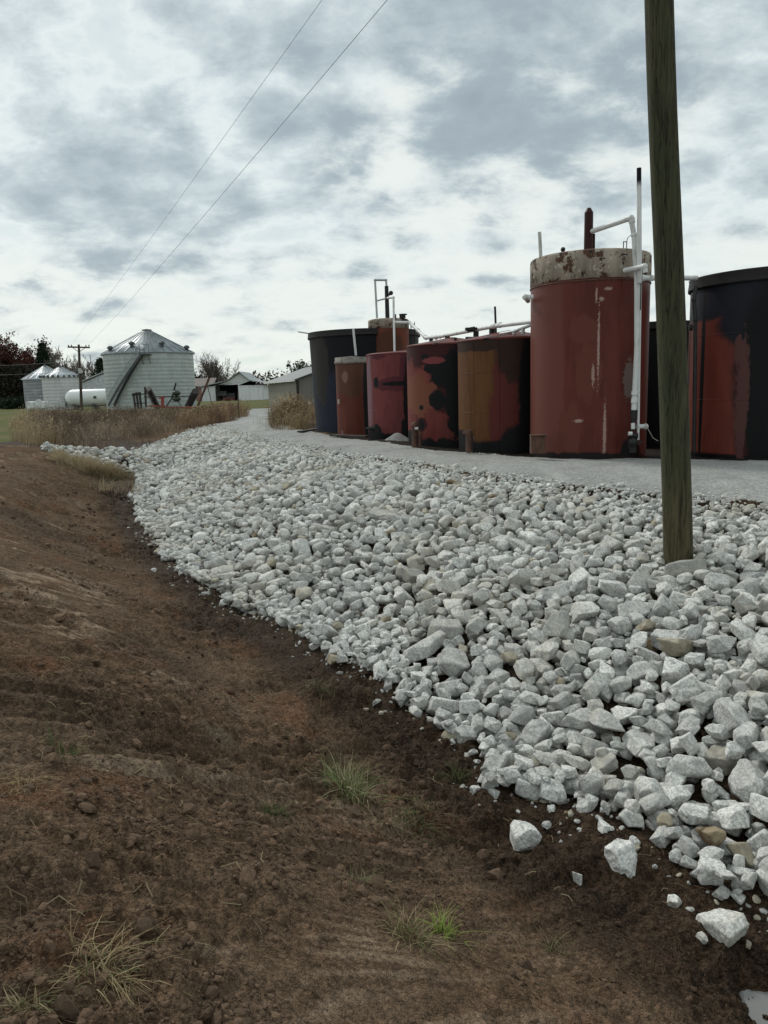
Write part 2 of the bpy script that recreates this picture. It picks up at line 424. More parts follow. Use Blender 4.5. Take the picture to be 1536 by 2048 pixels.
def rockmat(name, attr):
    m, t, b = mat(name)
    geo = t.n('ShaderNodeNewGeometry'); pos = geo.outputs['Position']
    if attr:
        a = t.n('ShaderNodeAttribute'); a.attribute_name = 'tint'; sp = t.n('ShaderNodeSeparateColor'); t.l(a.outputs['Color'], sp.inputs[0])
        r1, r2 = sp.outputs[0], sp.outputs[1]
    else:
        oi = t.n('ShaderNodeObjectInfo')
        sp = t.n('ShaderNodeSeparateColor'); t.l(oi.outputs['Color'], sp.inputs[0]); r1, r2 = sp.outputs[0], sp.outputs[1]
    n1 = t.noise(pos, 9, 7, .68, .4); n2 = t.noise(pos, 60, 6, .75); n3 = t.noise(pos, 220, 3, .7)
    g = t.mix(r1, (.34, .335, .315), (.80, .79, .745))
    g = t.mix(t.map(n1, .40, .66, 0, .5), g, (.88, .875, .83))
    g = t.mix(t.map(t.noise(t.scale(pos, (1, 1, 1), (9, 1, 4)), 14, 6, .7, .6), .50, .66, 0, .60), g, (.24, .245, .245))
    # speckled crystalline grain
    g = t.mix(t.map(n2, .46, .58, 0, .50), g, (.16, .16, .16))
    g = t.mix(t.map(n3, .58, .7, 0, .5), g, (.86, .86, .84))
    # veining / bedding
    wv = t.n('ShaderNodeTexWave'); wv.inputs['Scale'].default_value = 7; wv.inputs['Distortion'].default_value = 9; wv.inputs['Detail'].default_value = 3
    t.l(t.scale(pos, (1, .4, 1.3), (0, 0, 0), (.5, .3, .2)), wv.inputs['Vector'])
    g = t.mix(t.map(wv.outputs['Fac'], .75, 1.0, 0, .22), g, (.25, .25, .245))
    dustf = t.map(t.noise(pos, .8, 5, .6, .3), .47, .64, 0, .55)
    dustf = t.math('MULTIPLY', dustf, t.map(n1, .35, .6))
    g = t.mix(dustf, g, (.40, .355, .26))
    tan = t.mix(t.map(n1, .35, .65), (.27, .235, .17), (.43, .39, .30))
    g = t.mix(t.map(r2, .955, .985), g, tan)
    brown = t.mix(t.map(n1, .4, .6), (.11, .075, .045), (.30, .24, .16))
    g = t.mix(t.map(r2, .995, .998), g, brown)
    setc(t, b, g); b.inputs['Roughness'].default_value = .95; b.inputs['Specular IOR Level'].default_value = .12
    h = t.math('ADD', t.math('MULTIPLY', n1, 1.2), t.math('ADD', t.math('MULTIPLY', n2, .55), t.math('MULTIPLY', n3, .12)))
    bump(t, b, h, .75, .018)
    return m
M_ROCK = rockmat('rock', False); M_ROCKM = rockmat('rock_mass', True)

def colattr_mat(name, rough=.9, mul=1.0, trans=0.0):
    m, t, b = mat(name)
    a = t.n('ShaderNodeAttribute'); a.attribute_name = 'tint'
    c = a.outputs['Color']
    setc(t, b, c); b.inputs['Roughness'].default_value = rough; b.inputs['Specular IOR Level'].default_value = .15
    if trans:
        tr = t.n('ShaderNodeBsdfTranslucent'); t.l(c, tr.inputs[0])
        mx = t.n('ShaderNodeMixShader'); mx.inputs[0].default_value = trans
        t.l(b.outputs[0], mx.inputs[1]); t.l(tr.outputs[0], mx.inputs[2])
        t.l(mx.outputs[0], [n for n in t.t.nodes if n.type == 'OUTPUT_MATERIAL'][0].inputs[0])
    return m
M_BLADE = colattr_mat('blades', .8, 1, .25)
M_LEAF = colattr_mat('leaves', .9, 1, .1)

# ------------------------------------------------------------------ object helpers
def tag(o, label=None, cat=None, group=None, kind=None):
    if label: o['label'] = label
    if cat: o['category'] = cat
    if group: o['group'] = group
    if kind: o['kind'] = kind
    return o
def thing(name, loc, label, cat, group=None):
    o = bpy.data.objects.new(name, None); o.empty_display_size = .2; COL.objects.link(o)
    o.location = loc
    return tag(o, label, cat, group)
def wloc(o):
    v = Vector((0, 0, 0))
    while o is not None:
        v = v + o.location; o = o.parent
    return v
def np_mesh(name, V, Fc, mat_, smooth=True, attrs=None, nper=None):
    """V (n,3); Fc (m,k) indices"""
    me = bpy.data.meshes.new(name)
    V = np.asarray(V, np.float32); Fc = np.asarray(Fc, np.int32)
    k = Fc.shape[1]
    me.vertices.add(len(V)); me.vertices.foreach_set('co', V.ravel())
    me.loops.add(Fc.size); me.loops.foreach_set('vertex_index', Fc.ravel())
    me.polygons.add(len(Fc)); me.polygons.foreach_set('loop_start', np.arange(0, Fc.size, k, dtype=np.int32))
    if not isinstance(smooth, np.ndarray): smooth = np.full(len(Fc), smooth)
    me.polygons.foreach_set('use_smooth', smooth)
    if attrs:
        for an, av in attrs.items():
            av = np.asarray(av, np.float32)
            if av.ndim == 1:
                at = me.attributes.new(an, 'FLOAT', 'POINT'); at.data.foreach_set('value', av)
            else:
                at = me.attributes.new(an, 'FLOAT_COLOR', 'POINT')
                at.data.foreach_set('color', np.concatenate([av, np.ones((len(av), 1), np.float32)], 1).ravel())
    me.update(); me.validate()
    if mat_: me.materials.append(mat_)
    return me
def link(name, me, parent=None, loc=None):
    o = bpy.data.objects.new(name, me); COL.objects.link(o)
    if parent: o.parent = parent
    if loc is not None: o.location = loc
    return o

class MB:
    """collects shapes in world space, linked as one mesh"""
    def __init__(s): s.v = []; s.f = []; s.sm = []
    def _add(s, vs, fs, smooth=False):
        k = len(s.v); s.v += [tuple(v) for v in vs]
        s.f += [tuple(i + k for i in f) for f in fs]; s.sm += [smooth] * len(fs)
        return s
    def box(s, c, size, rz=0.0, rot=None):
        M = rot if rot is not None else Matrix.Rotation(rz, 3, 'Z')
        hx, hy, hz = [a / 2 for a in size]; c = Vector(c)
        vs = [c + M @ Vector((x, y, z)) for x in (-hx, hx) for y in (-hy, hy) for z in (-hz, hz)]
        return s._add(vs, [(0, 1, 3, 2), (4, 6, 7, 5), (0, 4, 5, 1), (2, 3, 7, 6), (0, 2, 6, 4), (1, 5, 7, 3)])
    def beam(s, a, b, w_, h_=None):
        a = Vector(a); b = Vector(b); d = b - a
        q = d.to_track_quat('X', 'Z').to_matrix()
        return s.box((a + b) / 2, (d.length, w_, h_ or w_), rot=q)
    def cyl(s, a, b, r1, r2=None, n=20, caps=True):
        a = Vector(a); b = Vector(b); r2 = r1 if r2 is None else r2
        q = (b - a).to_track_quat('Z', 'Y').to_matrix()
        vs = []
        for p, r in ((a, r1), (b, r2)):
            for i in range(n):
                an = 2 * math.pi * i / n
                vs.append(p + q @ Vector((r * math.cos(an), r * math.sin(an), 0)))
        s._add(vs, [(i, (i + 1) % n, n + (i + 1) % n, n + i) for i in range(n)], True)
        if caps:
            s._add(vs[:n], [tuple(reversed(range(n)))]); s._add(vs[n:], [tuple(range(n))])
        return s
    def lathe(s, c, prof, n=96, a0=0, a1=2 * math.pi, smooth=True, wob=0):
        c = Vector(c); m = len(prof); vs = []
        full = abs(a1 - a0 - 2 * math.pi) < 1e-6; nn = n if full else n + 1
        for i in range(nn):
            an = a0 + (a1 - a0) * i / n
            for (r, z) in prof:
                vs.append(c + Vector((r * math.cos(an), r * math.sin(an), z)))
        fs = []
        for i in range(n):
            j = (i + 1) % nn
            for k in range(m - 1):
                fs.append((i * m + k, j * m + k, j * m + k + 1, i * m + k + 1))
        return s._add(vs, fs, smooth)
    def sphere(s, c, r, n=10, sc=(1, 1, 1)):
        prof = [(math.sin(math.pi * k / n) * r, -math.cos(math.pi * k / n) * r * sc[2]) for k in range(n + 1)]
        prof[0] = (1e-4, prof[0][1]); prof[-1] = (1e-4, prof[-1][1])
        return s.lathe(c, prof, n * 2)
    def tube(s, pts, r, n=14, elbow=1.25):
        for a, b in zip(pts[:-1], pts[1:]): s.cyl(a, b, r, n=n)
        for p in pts[1:-1]: s.sphere(p, r * elbow, 8)
        return s
    def poly(s, pts, smooth=False): return s._add(pts, [tuple(range(len(pts)))], smooth)
    def slab(s, pts, n):
        """closed slab: polygon pts extruded by vector n"""
        n = Vector(n); k = len(pts); a = [Vector(p) for p in pts]; b = [p + n for p in a]
        s._add(a + b, [tuple(reversed(range(k))), tuple(range(k, 2 * k))] + [(i, (i + 1) % k, k + (i + 1) % k, k + i) for i in range(k)])
        return s
    def build(s, name, m, parent=None, bevel=0, loc=None):
        org = wloc(parent) if parent else (Vector(loc) if loc is not None else Vector((0, 0, 0)))
        me = bpy.data.meshes.new(name)
        me.from_pydata([tuple(Vector(v) - org) for v in s.v], [], s.f)
        me.polygons.foreach_set('use_smooth', s.sm); me.update()
        bm = bmesh.new(); bm.from_mesh(me)
        bmesh.ops.recalc_face_normals(bm, faces=bm.faces); bm.to_mesh(me); bm.free()
        me.materials.append(m)
        o = link(name, me, parent, None if parent else org)
        if bevel:
            bv = o.modifiers.new('bevel', 'BEVEL'); bv.width = bevel; bv.segments = 2; bv.limit_method = 'ANGLE'
        return o

# ------------------------------------------------------------------ ground sheet
def build_ground():
    th = np.concatenate([np.linspace(-180, -40, 60, endpoint=False), np.linspace(-40, 40, 900, endpoint=False), np.linspace(40, 180, 60)])
    th = np.radians(th)
    rr = np.concatenate([[.05, .5], np.geomspace(.9, 45, 820), np.geomspace(47, 2500, 60)])
    T, Rr = np.meshgrid(th, rr, indexing='ij')
    X = Rr * np.sin(T); Y = Rr * np.cos(T) - .3
    Z = ground_z(X, Y)
    s, t = ditch_st(X.ravel(), Y.ravel())
    wet = np.clip(1.35 - np.abs(t + .45) / 1.05, 0, 1) * 1.0
    wet += inpoly(X.ravel(), Y.ravel(), ROCKPOLY) * .9  # soil under the riprap darkened to paint shade into the rock gaps
    wet += np.clip((fbm(X.ravel() * .5, Y.ravel() * .5, 61, 4) - .06) * 3, 0, .5)
    wet += np.clip(-(s - SEG[1]) / 2 - t * .15 + .1, 0, .35) * np.clip(1.6 - np.abs(t) / 2, 0, 1)
    wx = fbm(X.ravel() * .7, Y.ravel() * .7, 3, 3) * .5
    sp = s + wx + .10 * t
    sc_ = fbm(sp * 12.0, t * .30, 11, 4, .62) * 1.4 + fbm(X.ravel() * .8, Y.ravel() * .8, 72, 3) * 1.2
    wet += .75 * np.clip((Y.ravel() - 25.5) / 1.5, 0, 1) * np.clip((34 - Y.ravel()) / 2, 0, 1)
    scr = (.45 + .55 * np.clip((np.hypot(X.ravel(), Y.ravel()) - 3.0) / 1.5, 0, 1)) * np.clip(.75 + 3.5 * fbm(X.ravel() * 5, Y.ravel() * 5, 73, 4), 0, 1) * np.clip((sc_ - .20) * 7, 0, 1) * np.clip((t - .5) / 1, 0, 1) * np.clip((9 - t) / 2, 0, 1)
    X = X.ravel(); Y = Y.ravel(); Z = Z.ravel()
    V = np.stack([X, Y, Z], 1)
    na, nr = T.shape
    i, j = np.meshgrid(np.arange(na - 1), np.arange(nr - 1), indexing='ij')
    q = np.stack([i * nr + j, (i + 1) * nr + j, (i + 1) * nr + j + 1, i * nr + j + 1], -1).reshape(-1, 4)[:, ::-1]
    cx = X[q].mean(1); cy = Y[q].mean(1)
    jx = cx + fbm(cx * 3, cy * 3, 77, 3) * .25; jy = cy + fbm(cx * 3, cy * 3, 78, 3) * .25
    road = inpoly(jx, jy, ROAD)
    lawn = inpoly(jx, jy, LAWN) & ~road
    PADP = [(p.x, p.y) for p in far[:-2]][::-1] + [(26, 14), (22, 30), (8, 36), (-1, 33), (-2.4, 28)]
    pad = inpoly(jx, jy, PADP) & ~road & ~lawn
    rest = ~road & ~lawn & ~pad
    for nm, msk, m_ in (('gravel_road', road, M_ROAD), ('lawn', lawn, M_LAWN), ('oily_ground', pad, M_OILY), ('dirt_ground', rest, M_SOIL)):
        f = q[msk]; u, inv = np.unique(f, return_inverse=True)
        me = np_mesh(nm, V[u], inv.reshape(f.shape), m_, True, {'wet': wet[u], 'scrape': scr[u]})
        tag(link(nm, me), kind='structure')
build_ground()

# puddles: real water surfaces lying in the hollows
def water_mat():
    m, t, b = mat('muddy_water')
    setc(t, b, (.17, .165, .16)); b.inputs['Roughness'].default_value = .04; b.inputs['IOR'].default_value = 1.33
    b.inputs['Specular IOR Level'].default_value = .9
    pos = t.n('ShaderNodeNewGeometry').outputs['Position']
    bump(t, b, t.noise(pos, 9, 2, .5), .05, .01)
    return m
M_WATER = water_mat()
for (cx, cy, rad, dep), k in zip(PUD, (0, 1)):
    zc = gz(cx, cy)
    lvl = zc + (.042 if k == 0 else .045)
    n = 40
    pts = [(cx + rad * 1.5 * math.cos(a) , cy + rad * 1.2 * math.sin(a), lvl) for a in [2 * math.pi * i / n for i in range(n)]]
    b = MB(); b.poly(pts); o = b.build('puddle', M_WATER)
    tag(o, kind='structure')

# ------------------------------------------------------------------ rocks
def ico(level):
    bm = bmesh.new(); bmesh.ops.create_icosphere(bm, subdivisions=level, radius=1)
    V = np.array([v.co[:] for v in bm.verts]); Fc = np.array([[v.index for v in f.verts] for f in bm.faces]); bm.free()
    V /= np.linalg.norm(V, axis=1)[:, None]
    return V, Fc
ICO = {l: ico(l) for l in (1, 2, 3, 4, 5)}
def n3(P, s, seed):
    return (vnoise(P[:, 0] * s + seed, P[:, 1] * s + P[:, 2] * s * .71, seed) + vnoise(P[:, 1] * s + 5 - seed, P[:, 2] * s - P[:, 0] * s * .63, seed + 9) - 1)
NVAR = 36
PLANES = []
for k in range(NVAR):
    rg = np.random.default_rng(100 + k)
    npl = rg.integers(9, 16)
    N = rg.normal(size=(npl, 3)); N /= np.linalg.norm(N, axis=1)[:, None]
    ax = np.concatenate([np.eye(3), -np.eye(3)])
    # blocky base: six sides, slightly skewed
    N = np.concatenate([N, ax + rg.normal(size=(6, 3)) * .22]); N /= np.linalg.norm(N, axis=1)[:, None]
    d = np.concatenate([rg.uniform(.80, 1.08, npl), rg.uniform(.66, .88, 6)])
    PLANES.append((N, d, rg.uniform(22, 60), k))
def rockverts(k, level):
    V, _ = ICO[level]; N, d, p, sd_ = PLANES[k]
    q = np.clip(V @ N.T, 0, None) / d
    r = (q ** p).sum(1) ** (-1 / p)
    P = V * r[:, None]
    P = P * (1 + .055 * n3(P, 2.3, k)[:, None] + .028 * n3(P, 6, k + 50)[:, None] + (.016 * n3(P, 15, k + 80)[:, None] if level > 3 else 0))
    return P

# stacking: a height map records what already lies there
GX0, GY0, GS = -13.0, 2.0, .025
GNX, GNY = int(26 / GS), int(36 / GS)
gxx = GX0 + (np.arange(GNX) + .5) * GS; gyy = GY0 + (np.arange(GNY) + .5) * GS
# coarse evaluation then bilinear upsample of the ground
cx_ = np.arange(GX0, GX0 + 26.2, .1); cy_ = np.arange(GY0, GY0 + 36.2, .1)
CXX, CYY = np.meshgrid(cx_, cy_, indexing='ij')
CG = ground_z(CXX, CYY)
fx = (gxx - GX0) / .1; fy = (gyy - GY0) / .1
ix = fx.astype(int); iy = fy.astype(int); ux = (fx - ix)[:, None]; uy = (fy - iy)[None, :]
G0 = (CG[np.ix_(ix, iy)] * (1 - ux) * (1 - uy) + CG[np.ix_(ix + 1, iy)] * ux * (1 - uy) + CG[np.ix_(ix, iy + 1)] * (1 - ux) * uy + CG[np.ix_(ix + 1, iy + 1)] * ux * uy)
H = G0.copy()
def settle(x, y, rad, c, commit=False, q=88, sink=.0):
    i0 = int((x - GX0) / GS); j0 = int((y - GY0) / GS); k = max(1, int(rad / GS))
    if i0 - k < 0 or j0 - k < 0 or i0 + k >= GNX or j0 + k >= GNY: return None
    sl = (slice(i0 - k, i0 + k + 1), slice(j0 - k, j0 + k + 1))
    a = np.arange(-k, k + 1) * GS / rad
    rho = a[:, None] ** 2 + a[None, :] ** 2
    m = rho < 1
    prof = c * np.sqrt(np.clip(1 - rho, 0, 1))
    h = H[sl]
    zc = np.percentile((h + prof)[m], q) - sink
    if commit:
        H[sl] = np.where(m, np.maximum(h, zc + prof * .92), h)
    return zc

rocks = []   # x,y,z,a,b,c,rz,tiltx,tilty,variant
rg = np.random.default_rng(42)
# sampling over the bank, denser close by; boundary roughened
RP = np.array(ROCKPOLY)
def rock_mask(x, y):
    jx = x + fbm(x * 1.6, y * 1.6, 7, 3) * .42; jy = y + fbm(x * 1.6 + 9, y * 1.6, 8, 3) * .42
    return inpoly(jx, jy, ROCKPOLY) & ~inpoly(x, y, ROAD)
NR = 40000
cand = []
while len(cand) < NR:
    x = rg.uniform(GX0 + .4, 12.5, 40000); y = rg.uniform(2.6, 37, 40000)
    m = rock_mask(x, y)
    cand += list(zip(x[m], y[m]))
cand = np.array(cand); rg.shuffle(cand)
# expected number for ~1.7 layers
area = rock_mask(*np.meshgrid(np.arange(GX0, 13, .1), np.arange(2, 38, .1), indexing='ij')).sum() * .01
nwant = int(area * 170)
cDN = pl_dist(cand[:, 0], cand[:, 1], NEARP); cBZ = base_z(cand[:, 0], cand[:, 1])
PXB = np.array([pole_base.x, pole_base.y])
ci = 0
for n in range(nwant):
    size = .5 * float(np.clip(rg.lognormal(math.log(.124), .38), .05, .36))
    if n > nwant * .62: size = .5 * float(np.clip(rg.lognormal(math.log(.100), .38), .045, .32))
    a = size * rg.uniform(1.0, 1.3); b_ = size * rg.uniform(.75, 1.0); c = size * rg.uniform(.55, .82)
    best = None
    for k in range(5):
        ii = rg.integers(len(cand)); x, y = cand[ii]
        # bare dirt patches around the pole and at the crest
        bare = fbm(np.array([x * .9]), np.array([y * .9]), 123, 3)[0]
        if bare > .31 and size > .06 and rg.random() < .75: continue
        if math.hypot(x - PXB[0], y - PXB[1]) < .13 + size * 1.05: continue
        zc = settle(x, y, math.sqrt(a * b_), c)
        if zc is None: continue
        i0 = int((x - GX0) / GS); j0 = int((y - GY0) / GS)
        if cDN[ii] < size * .9 or zc + c > cBZ[ii] + .015 + .15 * min(max(cDN[ii] - .25, 0), .9): continue
        ex = zc - G0[i0, j0]
        if best is None or ex < best[0]: best = (ex, x, y)
    if best is None: continue
    if best[0] - c > .15: continue
    _, x, y = best
    zc = settle(x, y, math.sqrt(a * b_), c, True, sink=.012)
    rocks.append((x, y, zc, a, b_, c, rg.uniform(0, 6.28), rg.normal() * .38, rg.normal() * .38, rg.integers(NVAR), rg.random(), rg.random()))
# stones of the strip across the ditch and stray ones along the toe
SP = np.array(STRIP)
n = 0
while n < 520:
    x = rg.uniform(SP[:, 0].min(), SP[:, 0].max()); y = rg.uniform(SP[:, 1].min(), SP[:, 1].max())
    if not inpoly(np.array([x]), np.array([y]), STRIP)[0]: continue
    size = .5 * float(np.clip(rg.lognormal(math.log(.15), .3), .07, .3)); n += 1
    zc = settle(x, y, size, size * .7)
    if zc is None or zc - gz(x, y) > .2: continue
    settle(x, y, size, size * .7, True)
    rocks.append((x, y, zc, size * 1.2, size * .9, size * .7, rg.uniform(0, 6.28), rg.normal() * .3, rg.normal() * .3, rg.integers(NVAR), rg.random(), rg.random()))
# far turn of the bank, past the height map's reach at the crest is included above
RK = np.array(rocks)
px_, py_, dd_ = project(RK[:, :3])
vis = (px_ > -20) & (px_ < 1556) & (py_ < 2060) & (dd_ > .5)
topz = H[np.clip(((RK[:, 0] - GX0) / GS).astype(int), 0, GNX - 1), np.clip(((RK[:, 1] - GY0) / GS).astype(int), 0, GNY - 1)]
buried = topz - (RK[:, 2] + RK[:, 5])
score = np.sqrt(RK[:, 3] * RK[:, 5]) / dd_ * vis * np.clip(1 - np.clip(buried, 0, 1) / .06, 0, 1)
order = np.argsort(-score)
BIG = order[:285]
isbig = np.zeros(len(RK), bool); isbig[BIG] = True

def rotm(rz, tx, ty):
    return np.array((Matrix.Rotation(tx, 3, 'X') @ Matrix.Rotation(ty, 3, 'Y') @ Matrix.Rotation(rz, 3, 'Z')))
rock_me = []
for k in range(NVAR):
    V = rockverts(k, 5)
    rock_me.append(np_mesh('rock', V, ICO[5][1], M_ROCK, True))
def put_rock(name, x, y, z, a, b_, c, rz, tx, ty, k, t1, t2, label, group=None):
    o = link(name, rock_me[int(k)])
    q = Matrix.Rotation(tx, 4, 'X') @ Matrix.Rotation(ty, 4, 'Y') @ Matrix.Rotation(rz, 4, 'Z')
    o.matrix_world = Matrix.Translation((x, y, z)) @ q @ Matrix.Diagonal((a, b_, c, 1))
    o.color = (t1, t2, 0, 1)
    return tag(o, label, 'rock', group)

used_lab = {}
pbx, pby, _ = project([pole_base])
# the handful of bank rocks that can be told apart, then the indistinguishable rest
bigs = sorted(BIG, key=lambda i: -(RK[i, 3] * RK[i, 5] / dd_[i] ** 2))
dpole = [(math.hypot(px_[i] - pbx[0], py_[i] - pby[0]), i) for i in BIG]
dpole.sort()
special = {}
for i in sorted(BIG, key=lambda i: px_[i] - py_[i] * .0)[:1]: special[i] = 'grey limestone rock at the left tip of the near riprap toe'
sp_names = ['rock touching the foot of the near wooden pole']
for (d_, i), nm in zip(dpole[:1], sp_names): special[i] = 'pale ' + nm
for i in bigs[:1]: special.setdefault(i, 'largest grey limestone rock of the near riprap bank')
for i in BIG:
    r = RK[i]
    if i in special: lab, grp = special[i], None
    elif r[11] > .9965: lab, grp = 'brown soil-stained rock lying among the pale grey riprap rocks', 'brown rocks in the riprap bank'
    elif r[11] > .97: lab, grp = 'tan weathered rock lying among the pale grey riprap rocks', 'tan rocks in the riprap bank'
    else: lab, grp = 'angular pale grey limestone rock in the near riprap bank', 'grey rocks of the near riprap bank'
    put_rock('rock', *r[:12], lab, grp)

def merge_rocks(idx, level, smooth):
    allV, allF, allT, off = [], [], [], 0
    Fc = ICO[level][1]
    for k in range(NVAR):
        sel = idx[RK[idx, 9].astype(int) == k]
        if not len(sel): continue
        B = rockverts(k, level)
        Q = np.stack([rotm(*RK[i, 6:9]) for i in sel])
        S = B[None] * RK[sel][:, None, 3:6]
        P = np.einsum('nij,nvj->nvi', Q, S) + RK[sel][:, None, :3]
        nv = len(B)
        allV.append(P.reshape(-1, 3))
        allF.append((Fc[None] + (np.arange(len(sel)) * nv)[:, None, None] + off).reshape(-1, 3))
        tt = np.zeros((len(sel), nv, 3)); tt[..., 0] = RK[sel, 10][:, None]; tt[..., 1] = RK[sel, 11][:, None]
        allT.append(tt.reshape(-1, 3)); off += nv * len(sel)
    return np.concatenate(allV), np.concatenate(allF), np.concatenate(allT), np.full(off and sum(len(f) for f in allF), smooth)
rest = np.where(~isbig)[0]
dist = dd_[rest]; dist = np.where(vis[rest], dist, dist + 6)
parts = []
for lo, hi, lv, sm in ((0, 8.5, 4, True), (8.5, 17, 3, True), (17, 999, 2, False)):
    s_ = rest[(dist >= lo) & (dist < hi)]
    if len(s_): parts.append(merge_rocks(s_, lv, sm))
off = 0; Vs, Fs, Ts, Ss = [], [], [], []
for V, Fc, T, S in parts:
    Vs.append(V); Fs.append(Fc + off); Ts.append(T); Ss.append(S); off += len(V)
tag(link('riprap_rubble', np_mesh('riprap_rubble', np.concatenate(Vs), np.concatenate(Fs), M_ROCKM, np.concatenate(Ss), {'tint': np.concatenate(Ts)})),
    'thousands of smaller and farther pale grey rocks covering the bank', 'rubble', kind='stuff')
print('rocks', len(RK), 'area', area)

# gravel chips: along the road's edge, in gaps of the bank and over the oily yard
def scatter_mesh(name, pts, sizes, level, matr, tint, label, cat, flat=.65, sink=.35):
    Fc = ICO[level][1]; n = len(pts); k = rg.integers(0, NVAR, n)
    Vs, Fs, Ts, off = [], [], [], 0
    for v in range(NVAR):
        s_ = np.where(k == v)[0]
        if not len(s_): continue
        B = rockverts(v, level)
        Q = np.stack([rotm(rg.uniform(0, 6.28), rg.normal() * .5, rg.normal() * .5) for _ in s_])
        sc = np.stack([sizes[s_] * rg.uniform(.9, 1.35, len(s_)), sizes[s_], sizes[s_] * rg.uniform(flat * .8, flat * 1.2, len(s_))], 1)
        P = np.einsum('nij,nvj->nvi', Q, B[None] * sc[:, None, :]) + pts[s_][:, None, :]
        Vs.append(P.reshape(-1, 3)); Fs.append((Fc[None] + (np.arange(len(s_)) * len(B))[:, None, None] + off).reshape(-1, 3)); off += len(B) * len(s_)
        Ts.append(np.repeat(tint[s_], len(B), 0))
    o = link(name, np_mesh(name, np.concatenate(Vs), np.concatenate(Fs), matr, False, {'tint': np.concatenate(Ts)}))
    return tag(o, label, cat, kind='stuff')
NP = np.array([(p.x, p.y) for p in near])
def along(poly, n):
    L = np.linalg.norm(np.diff(poly, axis=0), axis=1); cs = np.concatenate([[0], np.cumsum(L)])
    u = rg.uniform(0, cs[-1], n); i = np.clip(np.searchsorted(cs, u) - 1, 0, len(L) - 1)
    f = ((u - cs[i]) / L[i])[:, None]
    return poly[i] * (1 - f) + poly[i + 1] * f
q = along(NP, 9000) + rg.normal(size=(9000, 2)) * .13 + np.array([[-.10, -.14]])
z = ground_z(q[:, 0], q[:, 1])
sz = np.clip(rg.lognormal(math.log(.020), .5, len(q)), .008, .06)
i0 = np.clip(((q[:, 0] - GX0) / GS).astype(int), 0, GNX - 1); j0 = np.clip(((q[:, 1] - GY0) / GS).astype(int), 0, GNY - 1)
tn = np.stack([rg.random(len(q)), rg.random(len(q)) * .9, np.zeros(len(q))], 1)
scatter_mesh('edge_gravel', np.stack([q[:, 0], q[:, 1], z + sz * .25], 1), sz, 2, M_ROCKM, tn, 'small pale gravel chips spilled along the edge of the gravel road', 'gravel')

q = along(np.array([(p.x, p.y) for p in toe[1:15]]), 700) + rg.normal(size=(700, 2)) * .13
z = ground_z(q[:, 0], q[:, 1]); sz = np.clip(rg.lognormal(math.log(.013), .55, len(q)), .005, .05)
tn = np.stack([rg.random(len(q)) * .3, .90 + .1 * rg.random(len(q)), np.zeros(len(q))], 1)
scatter_mesh('toe_gravel', np.stack([q[:, 0], q[:, 1], z + sz * .1], 1), sz, 2, M_ROCKM, tn, 'chips and fines of pale stone trailing into the mud along the riprap toe', 'gravel')
# soil clods over the bank and the ditch bottom
def clods(n, med, lo, hi, rmax, pw):
    u = rg.random(n) ** pw
    rr_ = 1.4 + u * rmax; an = rg.uniform(-.64, .64, n)
    x = rr_ * np.sin(an); y = rr_ * np.cos(an)
    s, t = ditch_st(x, y)
    cl = fbm(x * 1.1, y * 1.1, 83, 3)
    m = (rg.random(n) < np.clip(.25 + cl * 4 + np.clip(1 - np.abs(t) / 1.4, 0, 1) * .5, .04, 1)) & (t > -2.2)
    m &= ~inpoly(x, y, ROAD)
    x, y, t, r_ = x[m], y[m], t[m], rr_[m]
    z = ground_z(x, y)
    sz = np.clip(rg.lognormal(math.log(med), .55, len(x)), lo, hi) * np.clip(.7 + r_ * .06, .7, 1.6)
    base = np.array([.155, .100, .064]); wetc = np.array([.034, .021, .013])
    wf = np.clip(1.05 - np.abs(t + .3) / 1.3, 0, 1)[:, None]
    tn = (base * (1 - wf) + wetc * wf) * rg.uniform(.5, 1.25, (len(x), 1))
    return np.stack([x, y, z + sz * .15], 1), sz, tn
def clodmat():
    m, t, b = mat('clod')
    a = t.n('ShaderNodeAttribute'); a.attribute_name = 'tint'
    pos = t.n('ShaderNodeNewGeometry').outputs['Position']
    n_ = t.noise(pos, 70, 5, .7)
    setc(t, b, t.mix(t.map(n_, .35, .7, 0, .6), a.outputs['Color'], (.06, .04, .028)))
    b.inputs['Roughness'].default_value = .95; b.inputs['Specular IOR Level'].default_value = .2
    bump(t, b, n_, .9, .01)
    return m
M_CLOD = clodmat()
P_, S_, T_ = clods(22000, .012, .005, .055, 20, 1.5)
scatter_mesh('soil_clods', P_, S_, 2, M_CLOD, T_, 'clods of brown soil over the bank and ditch bottom', 'soil', .7)
P_, S_, T_ = clods(95000, .0042, .002, .010, 12, 1.9)
scatter_mesh('soil_crumbs', P_, S_, 1, M_CLOD, T_, 'fine crumbs of brown soil strewn over the bank', 'soil', .75)

